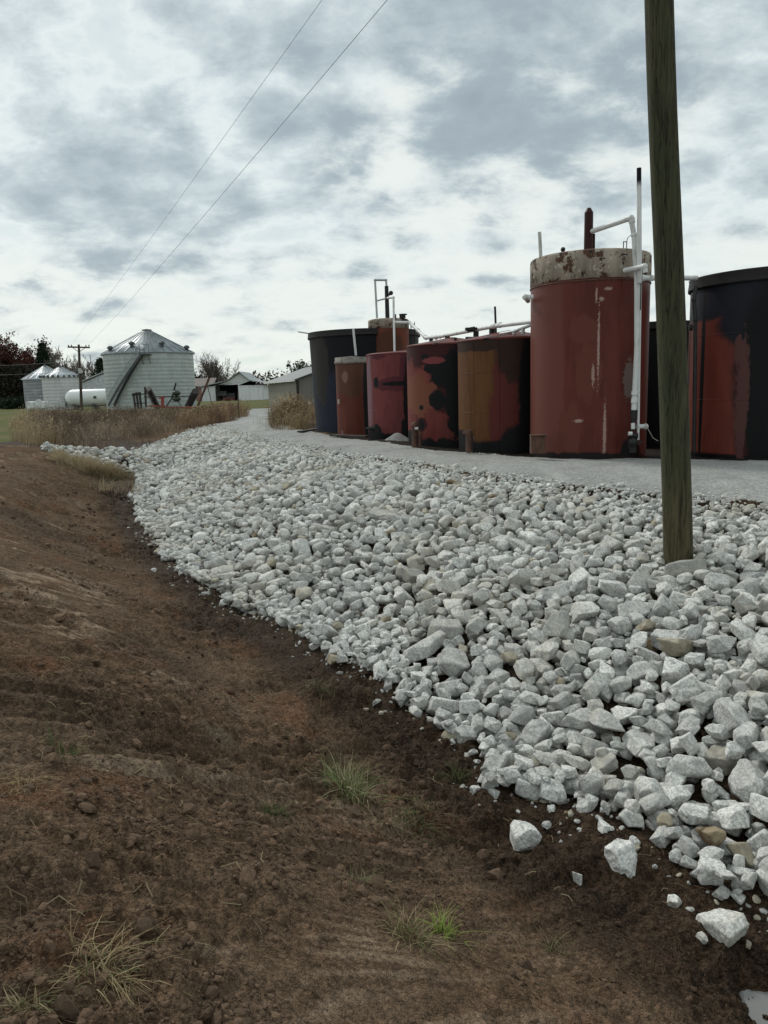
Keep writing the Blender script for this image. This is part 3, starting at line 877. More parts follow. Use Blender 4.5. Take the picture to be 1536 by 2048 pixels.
# ------------------------------------------------------------------ single stones lying in the mud
LONE = [(1050, 1652, 58, .95, .35, 'largest pale rounded stone on the damp mud left of the riprap toe', 3),
        (1240, 1712, 56, .95, .3, 'pale stone with a pointed lower end on mud below the riprap toe', 9),
        (1445, 1856, 56, .9, .3, 'pale pear-shaped stone on the mud nearest to the puddle', 14),
        (1348, 1793, 26, .9, .3, 'small diamond-shaped pale stone on dark mud', 21),
        (1155, 1767, 20, .85, .9, 'small upright oblong pinkish stone on dark mud', 5),
        (1269, 1687, 17, .7, .2, 'pebble beside the stone with the pointed end', 7),
        (1208, 1659, 24, .95, .2, 'small white stone just off the riprap toe above the pointed stone', 30),
        (1404, 1888, 17, .4, .5, 'small grey-brown pebble beside the pear-shaped stone', 12),
        (986, 1531, 30, .85, .2, 'small pale stone on mud beside a brown clod at the toe', 17),
        (950, 1578, 20, .7, .89, 'small round pinkish stone alone on the mud', 25),
        (924, 1472, 18, .9, .2, 'tiny pale stone by the toe beneath the flat double rock', 28),
        (308, 1140, 11, .9, .3, 'small pale stone alone far down the ditch bottom', 2),
        (410, 1191, 14, .9, .3, 'small pale stone beside the distant white puddle', 6),
        (628, 1294, 20, .6, .9, 'small pinkish stone at the middle of the riprap toe', 11),
        (1025, 1530, 44, .15, .99, 'reddish-brown rounded lump lying against the riprap toe', 19)]
for px, py, wpx, t1, t2, lab, k in LONE:
    p = hit(px, py + wpx * .2)
    a = wpx / 2 / F * math.sqrt(p.x ** 2 + p.y ** 2 + (CAMZ - p.z) ** 2) * 1.12
    if 'upright' in lab: sc = (a * .8, a * .6, a * 1.5)
    elif 'pear' in lab or 'pointed' in lab: sc = (a * .85, a * 1.15, a * .75)
    else: sc = (a, a * .9, a * .75)
    put_rock('stone', p.x, p.y, p.z + sc[2] * .38, *sc, random.uniform(0, 6), random.uniform(-.2, .2), random.uniform(-.2, .2), k, t1, t2, lab)

# ------------------------------------------------------------------ blades of grass
def blades(name, base, h, lean, width, tint, parent=None, label=None, cat=None, kind=None, droop=.4, segs=3, heads=0):
    """base (n,3), h (n,), lean (n,2) horizontal tip offset"""
    n = len(base); lv = np.linspace(0, 1, segs + 1)
    side = rg.uniform(0, 6.28, n); sx = np.cos(side); sy = np.sin(side)
    P = np.zeros((n, segs + 1, 2, 3))
    for k, u in enumerate(lv):
        c = base.copy(); b2 = u ** 1.8
        c[:, 0] += lean[:, 0] * b2; c[:, 1] += lean[:, 1] * b2
        c[:, 2] += h * (u - droop * b2 * np.hypot(lean[:, 0], lean[:, 1]) / np.maximum(h, .01))
        wv = width * (1 - .85 * u)
        P[:, k, 0] = c; P[:, k, 1] = c
        P[:, k, 0, 0] -= sx * wv / 2; P[:, k, 0, 1] -= sy * wv / 2
        P[:, k, 1, 0] += sx * wv / 2; P[:, k, 1, 1] += sy * wv / 2
    V = P.reshape(-1, 3); per = (segs + 1) * 2
    fl = np.array([[2 * k, 2 * k + 1, 2 * k + 3, 2 * k + 2] for k in range(segs)])
    Fc = (fl[None] + (np.arange(n) * per)[:, None, None]).reshape(-1, 4)
    T = np.repeat(tint, per, 0)
    if heads:
        # seed heads and side leaves: small quads spread over the upper stem
        m = n * heads; hi = rg.integers(0, n, m); u = rg.uniform(.45, 1.02, m); b2 = u ** 1.8
        c = base[hi].copy(); c[:, 0] += lean[hi, 0] * b2; c[:, 1] += lean[hi, 1] * b2
        c[:, 2] += h[hi] * (u - droop * b2 * np.hypot(lean[hi, 0], lean[hi, 1]) / np.maximum(h[hi], .01))
        d = rg.normal(size=(m, 3)); d /= np.linalg.norm(d, axis=1)[:, None]; e = rg.normal(size=(m, 3)); e /= np.linalg.norm(e, axis=1)[:, None]
        L = (h[hi] * rg.uniform(.04, .14, m))[:, None]
        Q = np.stack([c, c + d * L * .5 + e * L * .18, c + d * L, c + d * L * .5 - e * L * .18], 1)
        Fc = np.concatenate([Fc, np.arange(m * 4).reshape(-1, 4) + len(V)]); V = np.concatenate([V, Q.reshape(-1, 3)])
        T = np.concatenate([T, np.repeat(tint[hi] * rg.uniform(.8, 1.3, (m, 1)), 4, 0)])
    org = np.array(wloc(parent)) if parent else 0
    o = link(name, np_mesh(name, V - org, Fc, M_BLADE, False, {'tint': T}), parent)
    return tag(o, label, cat, kind=kind)
def tints(n, cols, wts, var=.25):
    cols = np.array(cols); k = rg.choice(len(cols), n, p=np.array(wts) / sum(wts))
    return np.clip(cols[k] * rg.uniform(1 - var, 1 + var, (n, 1)), 0, 1)
STRAW = [(.34, .26, .155), (.24, .175, .10), (.15, .095, .058), (.12, .13, .045)]

# tall dry weeds beyond the culvert crossing
def zpoly(pts): return [(Wz(*p).x, Wz(*p).y) for p in pts]
WEEDS = zpoly(((56, 842, -.2), (48, 862, -.2), (85, 888, -.3), (130, 900, -.35), (200, 903, -.55), (300, 899, -.5), (350, 878, -.4), (400, 860, -.35), (450, 840, -.15), (470, 829, -.15), (300, 829, -.2), (120, 834, -.2)))
def fill(poly, n, jit=.5):
    P = np.array(poly); out = []
    while sum(len(o) for o in out) < n:
        x = rg.uniform(P[:, 0].min() - 1, P[:, 0].max() + 1, n); y = rg.uniform(P[:, 1].min() - 1, P[:, 1].max() + 1, n)
        m = inpoly(x + fbm(x * .8, y * .8, 5, 3) * jit * 3, y + fbm(x * .8, y * .8, 6, 3) * jit * 3, poly)
        out.append(np.stack([x[m], y[m]], 1))
    return np.concatenate(out)[:n]
def weedpatch(name, poly, n, hmin, hmax, cols, wts, label, cat='weeds', heads=3, width=.010, lean=.25):
    q = fill(poly, n)
    cl = fbm(q[:, 0] * .55, q[:, 1] * .55, 15, 4)
    k = rg.random(n) < np.clip(.55 + cl * 5, .04, 1); q = q[k]; cl = cl[k]; n = len(q)
    z = ground_z(q[:, 0], q[:, 1])
    h = np.clip((hmin + (hmax - hmin) * rg.random(n) ** 1.6) * (1 + cl * 2.2), hmin * .5, hmax * 1.35)
    h = h * np.clip(1 + 2.4 * fbm(q[:, 0] * .32 + 3, q[:, 1] * .32, 66, 3), .5, 1.2)
    ln = rg.normal(size=(n, 2)) * (h * lean)[:, None] + np.array([[.06, -.03]]) * h[:, None]
    c2 = fbm(q[:, 0] * .9 + 31, q[:, 1] * .9, 215, 4)
    srt = np.array(cols)[np.argsort(np.sum(cols, 1))]
    pick = np.clip(((c2 + .22) / .44 + rg.normal(size=n) * .22) * len(srt), 0, len(srt) - 1).astype(int)
    tn = srt[pick] * rg.uniform(.65, 1.3, (n, 1)) * (1 + cl[:, None] * 1.0)
    blades(name, np.column_stack([q, z]), h, ln, np.full(n, width), np.clip(tn, 0.01, 1), None, label, cat, 'stuff', heads=heads)
weedpatch('dry_weeds', WEEDS, 30000, .22, .72, [(.165, .115, .082), (.29, .235, .17), (.080, .055, .043), (.11, .100, .060), (.135, .095, .07)], [.3, .2, .2, .1, .2],
          'tall brown dead weeds filling the ditch in front of the grain bins', heads=5, width=.014)
WEEDS2 = zpoly(((40, 842, -.15), (30, 868, -.15), (60, 893, -.2), (100, 903, -.3), (140, 900, -.4), (95, 880, -.3), (62, 858, -.2), (70, 842, -.2)))
weedpatch('pale_grass', WEEDS2, 5000, .25, .7, [(.34, .27, .17), (.25, .19, .11)], [.6, .4], 'pale dry grass along the lawn edge of the weed patch', 'grass', heads=2, width=.012)
BANKG = zpoly(((95, 918, -.35), (150, 930, -.5), (215, 940, -.7), (288, 938, -.78), (290, 965, -.9), (275, 990, -1.05), (235, 998, -1.1), (190, 985, -1.0), (140, 965, -.8), (90, 940, -.45)))
weedpatch('bank_grass', BANKG, 30000, .2, .62, [(.42, .34, .22), (.32, .25, .15), (.20, .17, .09)], [.45, .35, .2], 'drooping straw-coloured grass on the culvert bank at the head of the ditch', 'grass', heads=0, width=.010, lean=.6)
g1 = hit(555, 862); 
CLUMP = [(g1.x - 1.3, g1.y + 5.0), (g1.x - .6, g1.y + .6), (g1.x + .1, g1.y + .1), (g1.x + .75, g1.y - .2), (g1.x + 1.2, g1.y + .7), (g1.x + 1.0, g1.y + 3), (g1.x - .2, g1.y + 6)]
weedpatch('tall_grass', CLUMP, 5200, .45, .85, [(.34, .26, .155), (.23, .165, .10), (.13, .095, .06)], [.5, .35, .15], 'clump of tall golden dry grass between the gravel road and the dark blue tank', 'grass', heads=3, width=.012)
VERGE = [(-9.0, 37), (-8.6, 40), (-8.8, 46), (-9.4, 55), (-12.0, 60), (-12.5, 50), (-11.2, 42), (-10.4, 38)]
weedpatch('verge_weeds', VERGE, 8000, .35, .75, [(.175, .115, .070), (.27, .19, .115), (.10, .06, .04)], [.5, .2, .3], 'dark brown weeds standing along the far crest of the gravel road', heads=4, width=.014)
VERGE2 = [(-5.8, 42), (-4.2, 36), (-3.0, 34), (-2.8, 60), (-6.4, 60)]
weedpatch('shed_weeds', VERGE2, 7000, .25, .5, [(.23, .16, .095), (.15, .10, .06)], [.6, .4], 'brown weeds in front of the beige shed', heads=3, width=.014)

# tufts on the dirt bank, each a thing
def tuft(px, py, wpx, hpx, n, cols, wts, label, lean=.55):
    p = hit(px, py); D = math.sqrt(p.x ** 2 + p.y ** 2 + (CAMZ - p.z) ** 2)
    rad = wpx / 2 / F * D; hh = hpx / F * D
    q = rg.normal(size=(n, 2)) * rad * .36 + np.array([[p.x, p.y]])
    z = ground_z(q[:, 0], q[:, 1])
    h = hh * rg.uniform(.35, 1.0, n)
    ln = (q - np.array([[p.x, p.y]])) * .9 + rg.normal(size=(n, 2)) * (h * lean)[:, None]
    o = blades('grass_tuft', np.column_stack([q, z]) - np.array(p)[None], h, ln, np.full(n, .0052), tints(n, cols, wts), None, label, 'grass tuft', droop=.5, segs=4)
    o.location = p
    return o
GR = [(.12, .165, .055), (.24, .27, .12), (.42, .37, .24)]
tuft(695, 1582, 105, 78, 420, GR, [.35, .35, .3], 'largest green and straw grass tuft standing in the middle of the ditch floor')
tuft(548, 1618, 56, 34, 150, [(.06, .085, .03), (.12, .13, .06), (.25, .2, .12)], [.6, .2, .2], 'small dark green grass tuft left of the largest tuft')
tuft(830, 1648, 80, 40, 170, [(.06, .09, .03), (.22, .18, .11)], [.55, .45], 'flattened dark green grass tuft with dry stems below the largest tuft', 1.2)
tuft(912, 1560, 56, 32, 110, [(.06, .085, .03), (.16, .15, .08)], [.65, .35], 'dim green grass tuft on mud near the small round stone')
tuft(885, 1862, 62, 50, 90, [(.30, .38, .09), (.2, .26, .07)], [.7, .3], 'bright yellow-green grass sprig in the lower middle of the bank')
tuft(825, 1872, 110, 62, 190, [(.30, .24, .14), (.12, .14, .05), (.2, .15, .09)], [.45, .25, .3], 'mixed dry and green grass tuft beside a bright green sprig', .8)
tuft(130, 1515, 66, 42, 60, [(.08, .12, .04), (.3, .24, .15)], [.7, .3], 'thin green seedling tuft on the left dirt bank')
tuft(42, 1566, 84, 24, 150, [(.34, .26, .14), (.24, .17, .10)], [.6, .4], 'yellow straw tuft at the left border of the dirt bank', 1.4)
tuft(215, 1940, 150, 62, 230, [(.36, .28, .16), (.24, .18, .10), (.10, .12, .05)], [.5, .35, .15], 'spread heap of dry straw stems in the bottom left corner', 1.6)
tuft(45, 2010, 110, 40, 120, [(.18, .17, .09), (.30, .24, .14)], [.5, .5], 'low greenish straw tuft in the extreme bottom left corner', 1.2)
tuft(640, 1395, 76, 36, 110, [(.08, .09, .035), (.17, .14, .08)], [.5, .5], 'faint grey-green grass patch in the ditch below the middle of the riprap toe', 1.0)
tuft(1110, 1885, 60, 34, 60, [(.08, .09, .04), (.2, .16, .1)], [.4, .6], 'sparse dry grass tuft on dark mud left of the pear-shaped stone', 1.0)
tuft(720, 1760, 90, 30, 70, [(.2, .17, .1), (.1, .11, .05)], [.6, .4], 'thin bent grass tuft on the bank below the flattened tuft', 1.4)
tuft(400, 1150, 60, 26, 160, [(.10, .10, .045), (.2, .16, .09)], [.6, .4], 'olive grass clump among stones at the far riprap toe', 1.0)
tuft(760, 1640, 90, 20, 70, [(.30, .24, .14)], [1], 'pale flattened straw tuft between two green tufts', 1.6)

# straw and twigs lying on the soil
n = 2600
u = rg.random(n) ** 1.5
rr_ = 1.5 + u * 14; an = rg.uniform(-.58, .58, n); x = rr_ * np.sin(an); y = rr_ * np.cos(an)
s, t = ditch_st(x, y)
cl = fbm(x * .9, y * .9, 183, 3)
m = (t > -1.5) & (cl > -.02); x, y = x[m], y[m]
ccc = []
cut = rg.random(len(x)) < .6; x, y = x[cut], y[cut]
n = len(x)
L = rg.uniform(.03, .13, n) * np.where(rg.random(n) < .05, 2.0, 1)
z = ground_z(x, y) + .006
a = rg.uniform(0, 6.28, n)
x2 = x + np.cos(a) * L; y2 = y + np.sin(a) * L; z2 = ground_z(x2, y2) + rg.uniform(.004, .03, n)
base = np.stack([x, y, z], 1); tip = np.stack([x2, y2, z2], 1)
mid = (base + tip) / 2 + rg.normal(size=(n, 3)) * (L * .12)[:, None]; mid[:, 2] = np.maximum(mid[:, 2], (z + z2) / 2) + .004
wv = rg.uniform(.0012, .0030, n)[:, None]; sd2 = np.stack([-np.sin(a), np.cos(a), np.zeros(n)], 1); up = np.array([[0, 0, 1.0]])
P = np.stack([base - sd2 * wv, base + sd2 * wv, mid - sd2 * wv, mid + sd2 * wv, tip - sd2 * wv * .5, tip + sd2 * wv * .5, base + up * wv * 1.4, mid + up * wv * 1.4, tip + up * wv], 1)
fl = np.array([[0, 2, 7, 6], [2, 4, 8, 7], [1, 6, 7, 3], [3, 7, 8, 5]])
Fc = (fl[None] + (np.arange(n) * 9)[:, None, None]).reshape(-1, 4)
tn = tints(n, [(.36, .29, .18), (.22, .16, .10), (.12, .08, .05)], [.35, .4, .25])
tag(link('loose_straw', np_mesh('loose_straw', P.reshape(-1, 3), Fc, M_BLADE, False, {'tint': np.repeat(tn, 9, 0)})), 'bits of dry straw and roots strewn over the dirt', 'straw', kind='stuff')
# fine dry stems growing between stones and on the near bank
n = 900
x = rg.uniform(-4, 5, n); y = rg.uniform(1.6, 9, n); s, t = ditch_st(x, y)
m = (t > -1.0) & (np.abs(x) < y * .6) & (fbm(x * .8, y * .8, 283, 3) > .03); x, y = x[m], y[m]; n = len(x)
h = rg.uniform(.03, .11, n)
blades('grass_sprigs', np.column_stack([x, y, ground_z(x, y)]), h, rg.normal(size=(n, 2)) * (h * .7)[:, None], np.full(n, .0022), tints(n, [(.1, .12, .045), (.28, .22, .13)], [.5, .5]), None, 'thin sprigs of grass sprouting from the bare soil', 'grass', 'stuff')

# ------------------------------------------------------------------ paint with stains and some painted lit edges placed on the steel
def paint(name, base, layers, rough=.5, var=.18, z_soot=None, drip=.0):
    """layers: (colour, [(x, z, rx, rz)...], edge noise amount, noise scale, vertical stretch)"""
    m, t, b = mat(name)
    oc = t.n('ShaderNodeTexCoord').outputs['Object']
    sp = t.n('ShaderNodeSeparateXYZ'); t.l(oc, sp.inputs[0]); X, Z = sp.outputs[0], sp.outputs[2]
    n0 = t.noise(t.scale(oc, (1, 1, .35)), 2.2, 7, .65, .3)
    n1 = t.noise(t.scale(oc, (1, 1, .08)), 9, 5, .6)
    c = t.mix(t.map(n0, .3, .7), tuple(x * (1 - var) for x in base), tuple(x * (1 + var) for x in base))
    c = t.mix(t.map(n1, .5, .72, 0, .55), c, tuple(x * .5 for x in base))
    rmix = rough
    for li, (colr, blobs, amp, nsc, st) in enumerate(layers):
        nn = t.noise(t.scale(oc, (1, 1, st), (li * 3.3, 1.1 * li, 2.7)), nsc, 8, .66, .25)
        acc = None
        for (bx, bz, rx, rz) in blobs:
            dx = t.math('DIVIDE', t.math('SUBTRACT', X, bx), rx); dz = t.math('DIVIDE', t.math('SUBTRACT', Z, bz), rz)
            d = t.math('SUBTRACT', 1.0, t.math('SQRT', t.math('ADD', t.math('MULTIPLY', dx, dx), t.math('MULTIPLY', dz, dz))))
            acc = d if acc is None else t.math('MAXIMUM', acc, d)
        if acc is None: v = t.math('SUBTRACT', nn, .5 + amp); lo, hi = 0, .04
        else:
            v = t.math('ADD', t.math('MAXIMUM', acc, -1.0), t.math('MULTIPLY', t.math('SUBTRACT', nn, .5), amp * 2)); lo, hi = -.05, .20
        c = t.mix(t.map(v, lo, hi), c, colr)
    setc(t, b, c)
    b.inputs['Roughness'].default_value = rough
    b.inputs['Specular IOR Level'].default_value = .18
    h = t.math('ADD', t.math('MULTIPLY', n0, .6), t.math('MULTIPLY', t.noise(oc, 30, 4, .6), .12))
    bump(t, b, h, .35, .02)
    return m
BLK = (.004, .004, .005)
RUST = (.07, .028, .014)
M_PVC = simple('white_pvc', (.62, .63, .62), .45, 0, .10, 3, (1, 1, .3), .05, (.22, .20, .17), .55)
M_PVCK = paint('blackened_pvc', (.60, .60, .59), [(BLK, [(0, 3.6, 9, 2.35)], .6, 6, .2)])
M_BLACK = simple('black_iron', (.012, .011, .011), .55, .2, .3, 5)
M_RUSTY = simple('rusty_iron', (.085, .040, .026), .8, 0, .4, 6, (1, 1, 1), .4, (.02, .012, .01), .8)
M_GALV = simple('galvanised_steel', (.42, .44, .44), .45, .35, .12, 1.5, (1, 1, .4), .08, (.30, .30, .29), .5)
M_CAP = paint('weathered_cap', (.30, .255, .205), [((.085, .045, .030), [], .035, 3.6, .9), ((.46, .42, .36), [], .085, 7, 1.0), ((.035, .025, .022), [], .065, 5.2, .8)], .85, .3)

def tank_base(pl, pr, pm, y):
    a = W(pl, pm, y); b = W(pr, pm, y)
    return (a.x + b.x) / 2, (b.x - a.x) / 2
def seams(cx, cy, r, z0, zs, m, parent, w_=.006, zt=None):
    b = MB()
    for z in zs: b.lathe((cx, cy, z0 + z), [(r - .002, -w_), (r + .006, -w_ * .5), (r + .006, w_ * .5), (r - .002, w_)], 96)
    return b.build('weld_seam', m, parent)
def make_tank(name, px, y, ztop, label, m_wall, roof=None, rim=None, cap=None, taper=1.0, zb=-.14, m_roof=None, m_cap=None, seam=()):
    cx, r = tank_base(*px, y)
    th = thing(name, (cx, y, zb), label, 'tank', None)
    r0 = r * taper; h = ztop - zb
    b = MB(); caph = cap or 0
    prof = []
    for k in range(25):
        u = k / 24; prof.append((r0 + (r - r0) * u, (h - caph) * u))
    b.lathe((cx, y, zb), [(r0 * .98, -.2)] + prof, 128)
    if not cap and not roof: b.lathe((cx, y, zb), [(r, h), (r - .02, h), (r - .02, h - .3), (.01, h - .32)], 128)
    b.build('wall', m_wall, th)
    if cap:
        b = MB(); b.lathe((cx, y, zb), [(r - .01, h - cap - .01), (r + .012, h - cap), (r + .012, h - .04), (r - .01, h - .005), (r - .08, h + .015), (.01, h + .06)], 128)
        b.build('cap_band', m_cap or M_CAP, th)
    if roof is not None:
        b = MB(); b.lathe((cx, y, zb), [(r + .012, h - .03), (r + .02, h), (r - .05, h + .02), (.01, h + roof)], 128)
        b.build('roof', m_roof or m_wall, th)
    if rim:
        b = MB(); b.lathe((cx, y, zb), [(r, h - rim), (r + .045, h - rim), (r + .05, h - rim + .03), (r + .03, h - .02), (r + .04, h), (r - .05, h + .01), (r - .05, h - .2)], 128)
        b.build('rim', M_BLACK, th)
    if seam: seams(cx, y, (r0 + r) / 2 if taper != 1 else r, zb, seam, m_wall, th)
    return th, cx, r

def PBL(px, y, zb, L):
    """stain and lit-edge centres given where they are seen on the photograph -> metres on the tank wall"""
    cx, r = tank_base(*px, y); out = []
    for (a, b_, ra, rb) in L:
        d = ray(a, b_); A_ = d[0] ** 2 + d[1] ** 2; B_ = -2 * (d[0] * cx + d[1] * y); C_ = cx * cx + y * y - r * r
        disc = max(0, B_ * B_ - 4 * A_ * C_); t_ = (-B_ - math.sqrt(disc)) / (2 * A_)
        k = d[1] * t_ / F
        out.append((d[0] * t_ - cx, CAMZ + d[2] * t_ - zb, ra * k, rb * k))
    return out
# far right: black tank with a bare red patch
_hh = lambda L: PBL((1388, 1712, 730), 15.2, -.14, L)
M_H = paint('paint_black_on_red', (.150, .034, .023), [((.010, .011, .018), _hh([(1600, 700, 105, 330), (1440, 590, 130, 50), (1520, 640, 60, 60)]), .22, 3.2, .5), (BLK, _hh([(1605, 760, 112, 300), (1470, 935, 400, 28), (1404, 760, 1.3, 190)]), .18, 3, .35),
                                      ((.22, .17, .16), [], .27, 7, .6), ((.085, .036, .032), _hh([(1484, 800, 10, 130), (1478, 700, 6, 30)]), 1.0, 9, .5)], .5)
zt = W(1550, 526, 13.5).z
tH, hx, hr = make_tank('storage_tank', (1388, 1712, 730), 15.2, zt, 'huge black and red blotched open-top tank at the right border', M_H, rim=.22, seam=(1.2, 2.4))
b = MB(); b.tube([W(1392, 572, 14.6), W(1388, 600, 14.55), W(1391, 640, 14.5), W(1388, 905, 14.5)], .035); b.build('drain_pipe', M_BLACK, tH)
b = MB(); b.cyl(W(1384, 655, 14.9), W(1378, 655, 14.9), .06); b.build('valve', M_BLACK, tH)

# tall dark red tank
G_Y = 15.6
_g = lambda L: PBL((1063, 1291, 700), 15.6, -.14, L)
M_G = paint('dark_red_paint', (.104, .024, .018), [((.135, .042, .032), _g([(1085, 750, 36, 400)]), .25, 2, .2), ((.118, .034, .024), _g([(1140, 870, 22, 60), (1180, 740, 25, 70), (1170, 660, 30, 30)]), .9, 5, .3), ((.14, .10, .085), _g([(1258, 760, 14, 40)]), .9, 7, 2.5),  # first layer paints the lit left edge as a lighter strip
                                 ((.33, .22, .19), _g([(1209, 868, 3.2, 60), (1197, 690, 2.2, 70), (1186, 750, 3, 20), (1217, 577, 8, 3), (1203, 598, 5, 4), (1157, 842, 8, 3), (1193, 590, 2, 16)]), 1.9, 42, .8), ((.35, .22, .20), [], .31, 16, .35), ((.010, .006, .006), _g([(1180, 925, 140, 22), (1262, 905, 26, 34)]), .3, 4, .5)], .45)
ztG = W(1177, 497, 14.45).z
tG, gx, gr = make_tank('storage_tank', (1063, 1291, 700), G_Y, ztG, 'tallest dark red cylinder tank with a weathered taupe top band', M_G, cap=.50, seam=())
zbG = -.14; hG = ztG - zbG
b = MB(); b.lathe((gx, G_Y, zbG), [(gr - .002, hG - .555), (gr + .018, hG - .55), (gr + .018, hG - .535), (gr - .002, hG - .53)], 128); b.build('band_bead', M_RUSTY, tG)
b = MB(); p = W(1177, 480, 15.1); b.cyl((p.x, p.y, ztG - .02), (p.x, p.y, W(1177, 425, 15.1).z), .085, .08); b.cyl((p.x, p.y, W(1177, 425, 15.1).z), (p.x, p.y, W(1177, 416, 15.1).z), .08, .035)
b.cyl((p.x + .10, p.y, ztG - .02), (p.x + .10, p.y, W(1177, 468, 15.1).z), .025)
b.build('vent_stack', paint('stack_red', (.035, .010, .010), []), tG)
b = MB(); q = W(1082, 512, 15.4); q2 = W(1079, 464, 15.4); b.cyl((q.x, q.y, q.z - .1), q2, .034); b.build('vent_pipe', M_PVC, tG)
b = MB(); b.cyl(W(1126, 506, 15.1), W(1126, 499, 15.1), .03); b.sphere(W(1126, 499, 15.1), .045); b.build('knob', M_BLACK, tG)
b = MB(); q = W(1250, 497, 14.9)
for dx in (-.03, .03): b.beam(q + Vector((dx, 0, -.1)), q + Vector((dx, 0, .12)), .014)
b.beam(q + Vector((-.037, 0, .12)), q + Vector((.037, 0, .12)), .014); b.box(W(1250, 509, 14.42), (.09, .03, .02)); b.build('lifting_lug', M_BLACK, tG)
b = MB(); pts = [W(1262, 470, 14.6) + Vector((.02, 0, 0)), W(1256, 468, 14.55), W(1252, 480, 14.5), W(1256, 495, 14.5)]; pts = [W(1280, 466, 14.45), W(1266, 467, 14.42), W(1256, 475, 14.45), W(1253, 484, 14.6)]; b.tube(pts, .006, 6); b.build('wire', M_BLACK, tG)
b = MB(); b.tube([W(1066, 594, 15.2), W(1050, 594, 15.2), W(1056, 602, 15.6)], .045); b.build('side_elbow', M_PVC, tG)
# access flange box at the lower left of the tank
b = MB(); q = W(1075, 888, 14.65); b.box(q, (.27, .16, .36)); b.box(q + Vector((0, -.06, .17)), (.31, .12, .03)); b.build('manway_flange', M_RUSTY, tG, .012)

# white plumbing in front of the tall tank: its own thing because it ties several tanks together
PY = 14.2
b0 = W(1272, 900, PY)
pl = thing('plumbing', (b0.x, PY, -.1), 'white plastic riser pipes strapped to the front of the tallest red tank', 'pipework')
b = MB(); b.cyl(W(1279, 566, PY), W(1278, 336, PY), .042, .040); b.build('upper_riser', paint('sooty_pipe', (.62, .62, .61), [(BLK, [(0, 6.0, 9, 1.18)], .30, 7, .35)]), pl)
b = MB(); b.tube([W(1183, 463, 15.05), W(1262, 436, 14.32), W(1268, 470, 14.32), W(1273, 556, 14.32)], .046, 18); b.cyl(W(1256, 438, 14.38), W(1263, 435.5, 14.31), .056); b.cyl(W(1263.4, 436, 14.32), W(1264.2, 446, 14.32), .056); b.build('vent_line', M_PVC, pl)
b = MB(); b.tube([W(1249, 541, 14.42), W(1289, 533, 14.0), W(1291, 545, 14.0)], .045, 18); b.cyl(W(1285, 534, 14.04), W(1291, 532.6, 13.98), .056); b.build('overflow_elbow', M_PVC, pl)
b = MB(); b.tube([W(1280, 556, PY + .02), W(1393, 556, 14.9)], .046, 18); b.cyl(W(1301, 556, 14.28), W(1304, 556, 14.3), .056); b.cyl(W(1282, 556, 14.21), W(1288, 556, 14.23), .055); b.build('crossover_pipe', M_PVC, pl)
b = MB(); b.cyl(W(1274, 556, 14.3), W(1274, 700, 14.3), .050); b.cyl(W(1274, 700, 14.3), W(1268, 820, 14.3), .050); b.cyl(W(1269.4, 790, 14.29), W(1270, 782, 14.29), .064); b.cyl(W(1268, 806, 14.29), W(1269.5, 796, 14.29), .060); b.build('down_pipe', M_PVC, pl)
b = MB(); b.cyl(W(1281, 566, PY + .1), W(1276, 880, PY + .1), .024); b.build('rear_pipe', M_PVC, pl)
b = MB(); b.beam(W(1282, 566, 14.15), W(1281, 620, 14.2), .018); b.build('drip_stain', M_BLACK, pl)
b = MB(); b.cyl(W(1268, 820, 14.3), W(1267, 838, 14.3), .062); b.cyl(W(1267, 838, 14.3), W(1266, 862, 14.3), .04); b.cyl(W(1260, 871, 14.25), W(1275, 871, 14.25), .05); b.cyl(W(1266, 866, 14.3), W(1265, 905, 14.3), .075); b.sphere(W(1265, 884, 14.2), .09, 8); b.beam(W(1256, 892, 14.2), W(1284, 884, 14.2), .04); b.build('valve_stack', M_BLACK, pl)
b = MB(); b.cyl(W(1266, 846, 14.22), W(1266, 858, 14.22), .036); b.cyl(W(1257, 867, 14.15), W(1264, 867, 14.15), .035); b.build('coupling', M_PVC, pl)
b = MB(); b.cyl(W(1274, 853, 14.3), W(1292, 853, 14.4), .042); b.sphere(W(1291, 853, 14.4), .055); b.build('drain_tee', M_PVC, pl)
b = MB(); b.tube([W(1291, 846, 14.35), W(1293, 853, 14.3), W(1306, 876, 14.3), W(1316, 882, 14.3)], .008, 6); b.build('rope', simple('old_rope', (.3, .27, .22)), pl)

# ochre-and-red wide tank (left of the tall one)
_f = lambda L: PBL((917, 1121, 790), 17.6, -.14, L)
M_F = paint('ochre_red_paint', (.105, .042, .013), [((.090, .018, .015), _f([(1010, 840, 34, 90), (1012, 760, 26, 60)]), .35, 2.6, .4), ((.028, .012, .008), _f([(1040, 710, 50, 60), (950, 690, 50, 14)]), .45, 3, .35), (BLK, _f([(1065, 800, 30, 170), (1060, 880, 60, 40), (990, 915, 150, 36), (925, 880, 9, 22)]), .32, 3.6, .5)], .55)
M_FR = paint('roof_red', (.13, .034, .026), [(BLK, [], .04, 3, 1)])
ztF = W(918, 683, 17.6).z
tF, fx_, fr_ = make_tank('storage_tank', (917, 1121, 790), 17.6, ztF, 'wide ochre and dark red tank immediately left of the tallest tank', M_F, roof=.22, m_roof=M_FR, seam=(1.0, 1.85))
b = MB()
for px in (951, 998): q = W(px, 790, 17.6 - fr_ * .9); b.beam((q.x, fr_ and (17.6 - math.sqrt(max(.01, fr_ ** 2 - (q.x - fx_) ** 2)) - .002), .0), (q.x, 17.6 - math.sqrt(max(.01, fr_ ** 2 - (q.x - fx_) ** 2)) - .002, ztF - .04), .012)
b.build('vertical_seam', M_F, tF)
b = MB(); b.tube([W(926, 866, 16.55), W(942, 868, 16.45), W(950, 882, 16.4)], .035); b.cyl(W(938, 860, 16.4), W(938, 905, 16.4), .07); b.build('valve', M_RUSTY, tF)

